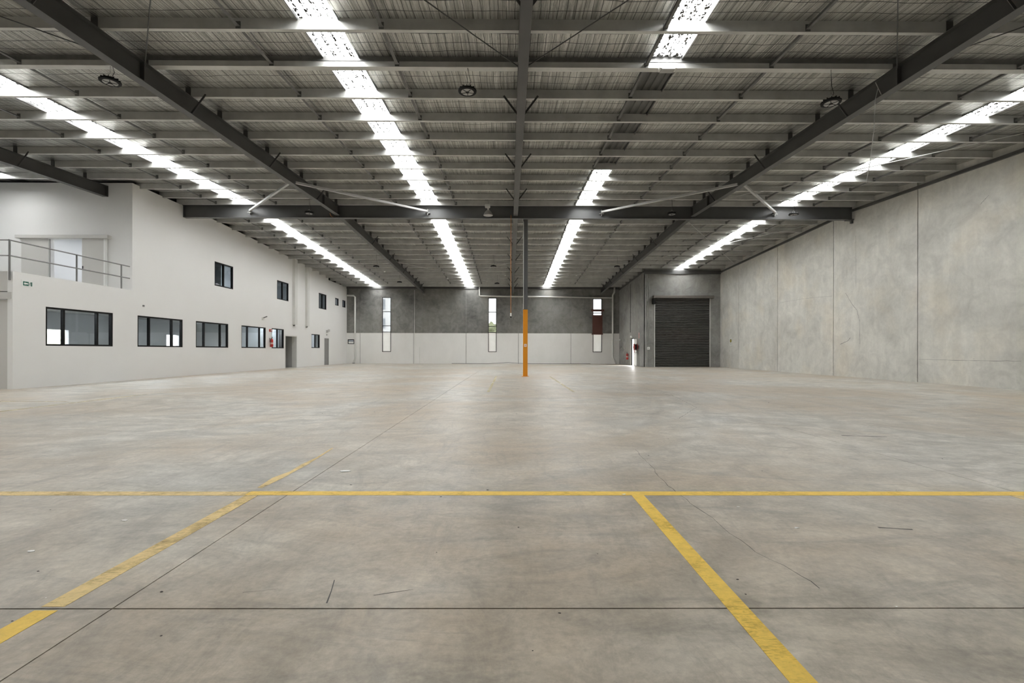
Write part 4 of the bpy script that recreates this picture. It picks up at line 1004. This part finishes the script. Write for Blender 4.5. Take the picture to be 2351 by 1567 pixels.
# balcony rail
rl = thing('balcony_railing', (XL, 15.7, 3.1), 'grey two-pipe steel railing around the balcony edge', 'railing')
xr = XL - .06; yr = 13.60
for z in (4.24, 3.80):
    MB().tube([(xr, yr, z), (xr, 17.90, z)], .021, 8).build('hand_rail', M['steel'], rl)
    MB().tube([(xr, yr, z), (XO + .1, yr, z)], .021, 8).build('hand_rail', M['steel'], rl)
for y in (13.62, 15.72, 17.52):
    MB().tube([(xr, y, 3.10), (xr, y, 4.25)], .024, 8).build('post', M['steel'], rl)
for x in (-16.6, -19.0):
    MB().tube([(x, yr, 3.0), (x, yr, 4.25)], .024, 8).build('post', M['steel'], rl)
# sliding door on the balcony
sd = thing('door_4', (-16.6, 17.93, 3.1), 'pale sliding double door with top track standing open on the balcony', 'door', kind='structure')
MB().box(-18.35, -14.92, 17.76, 17.948, 5.27, 5.39).build('top_track', M['grey_or_shaded_white'], sd, bevel=.01)
MB().box(-18.20, -17.20, 17.86, 17.91, 3.12, 5.27).build('door_leaf', M['grey_or_shaded_white'], sd)
MB().box(-15.95, -15.13, 17.86, 17.91, 3.12, 5.27).build('door_leaf', M['grey_or_shaded_white'], sd)
MB().box(-15.13, -15.07, 17.84, 17.94, 3.12, 5.27).build('edge_strip', M['signwhite'], sd)
MB().box(-15.93, -15.90, 17.84, 17.86, 4.1, 4.25).build('pull_handle', M['rubber'], sd)
tag(MB().box(-14.62, -14.42, 17.93, 17.948, 3.32, 3.40).build('wall_outlet', M['signwhite']), 'small white outlet low on the balcony wall by the corner', 'outlet')

# ------------------------------------------------------------------ outside, seen through the far windows
def tree(x, y, h, r, lb):
    t = thing('tree', (x, y, 0), lb, 'tree', 'trees beyond the windows')
    MB().tube([(x, y, 0), (x + .1, y, h * .5)], [.18, .1], 8).build('trunk', M['bark'], t)
    bm = bmesh.new(); bmesh.ops.create_icosphere(bm, subdivisions=4, radius=1)
    for v in bm.verts:
        n = v.co.normalized(); f = 1 + .22 * math.sin(n.x * 9 + x) * math.sin(n.y * 8) * math.cos(n.z * 7) + R.uniform(-.07, .07)
        v.co = Vector((n.x * r * f, n.y * r * f, n.z * r * .8 * f + h * .68))
    me = bpy.data.meshes.new('crown'); bm.to_mesh(me); bm.free(); me.materials.append(M['tree'] if x > -20 else M['shrub'])
    o = bpy.data.objects.new('crown', me); COL.objects.link(o); o.parent = t
tree(-2.6, 62, 4.6, 1.9, 'green tree outside behind the middle far window'); tree(11.8, 60, 4.4, 1.6, 'green tree outside behind the right far window')
tree(-33, 29.5, 4.0, 2.2, 'sunlit shrub outside the office, seen through the second lower window')
tree(-36, 38.5, 3.8, 2.0, 'pale shrub outside the office, seen through the nearest window')
t = thing('neighbour_building', (-17, 68, 0), 'pale building outside behind the left far window', 'building')
MB().box(-26, -12, 66, 72, 0, 9).build('building_wall', M['facade'], t)
for i in range(6):
    for j in range(3): MB().box(-25 + i * 2.2, -23.8 + i * 2.2, 65.95, 66, 1.6 + j * 2.6, 3.0 + j * 2.6).build('window', M['facadew'], t)
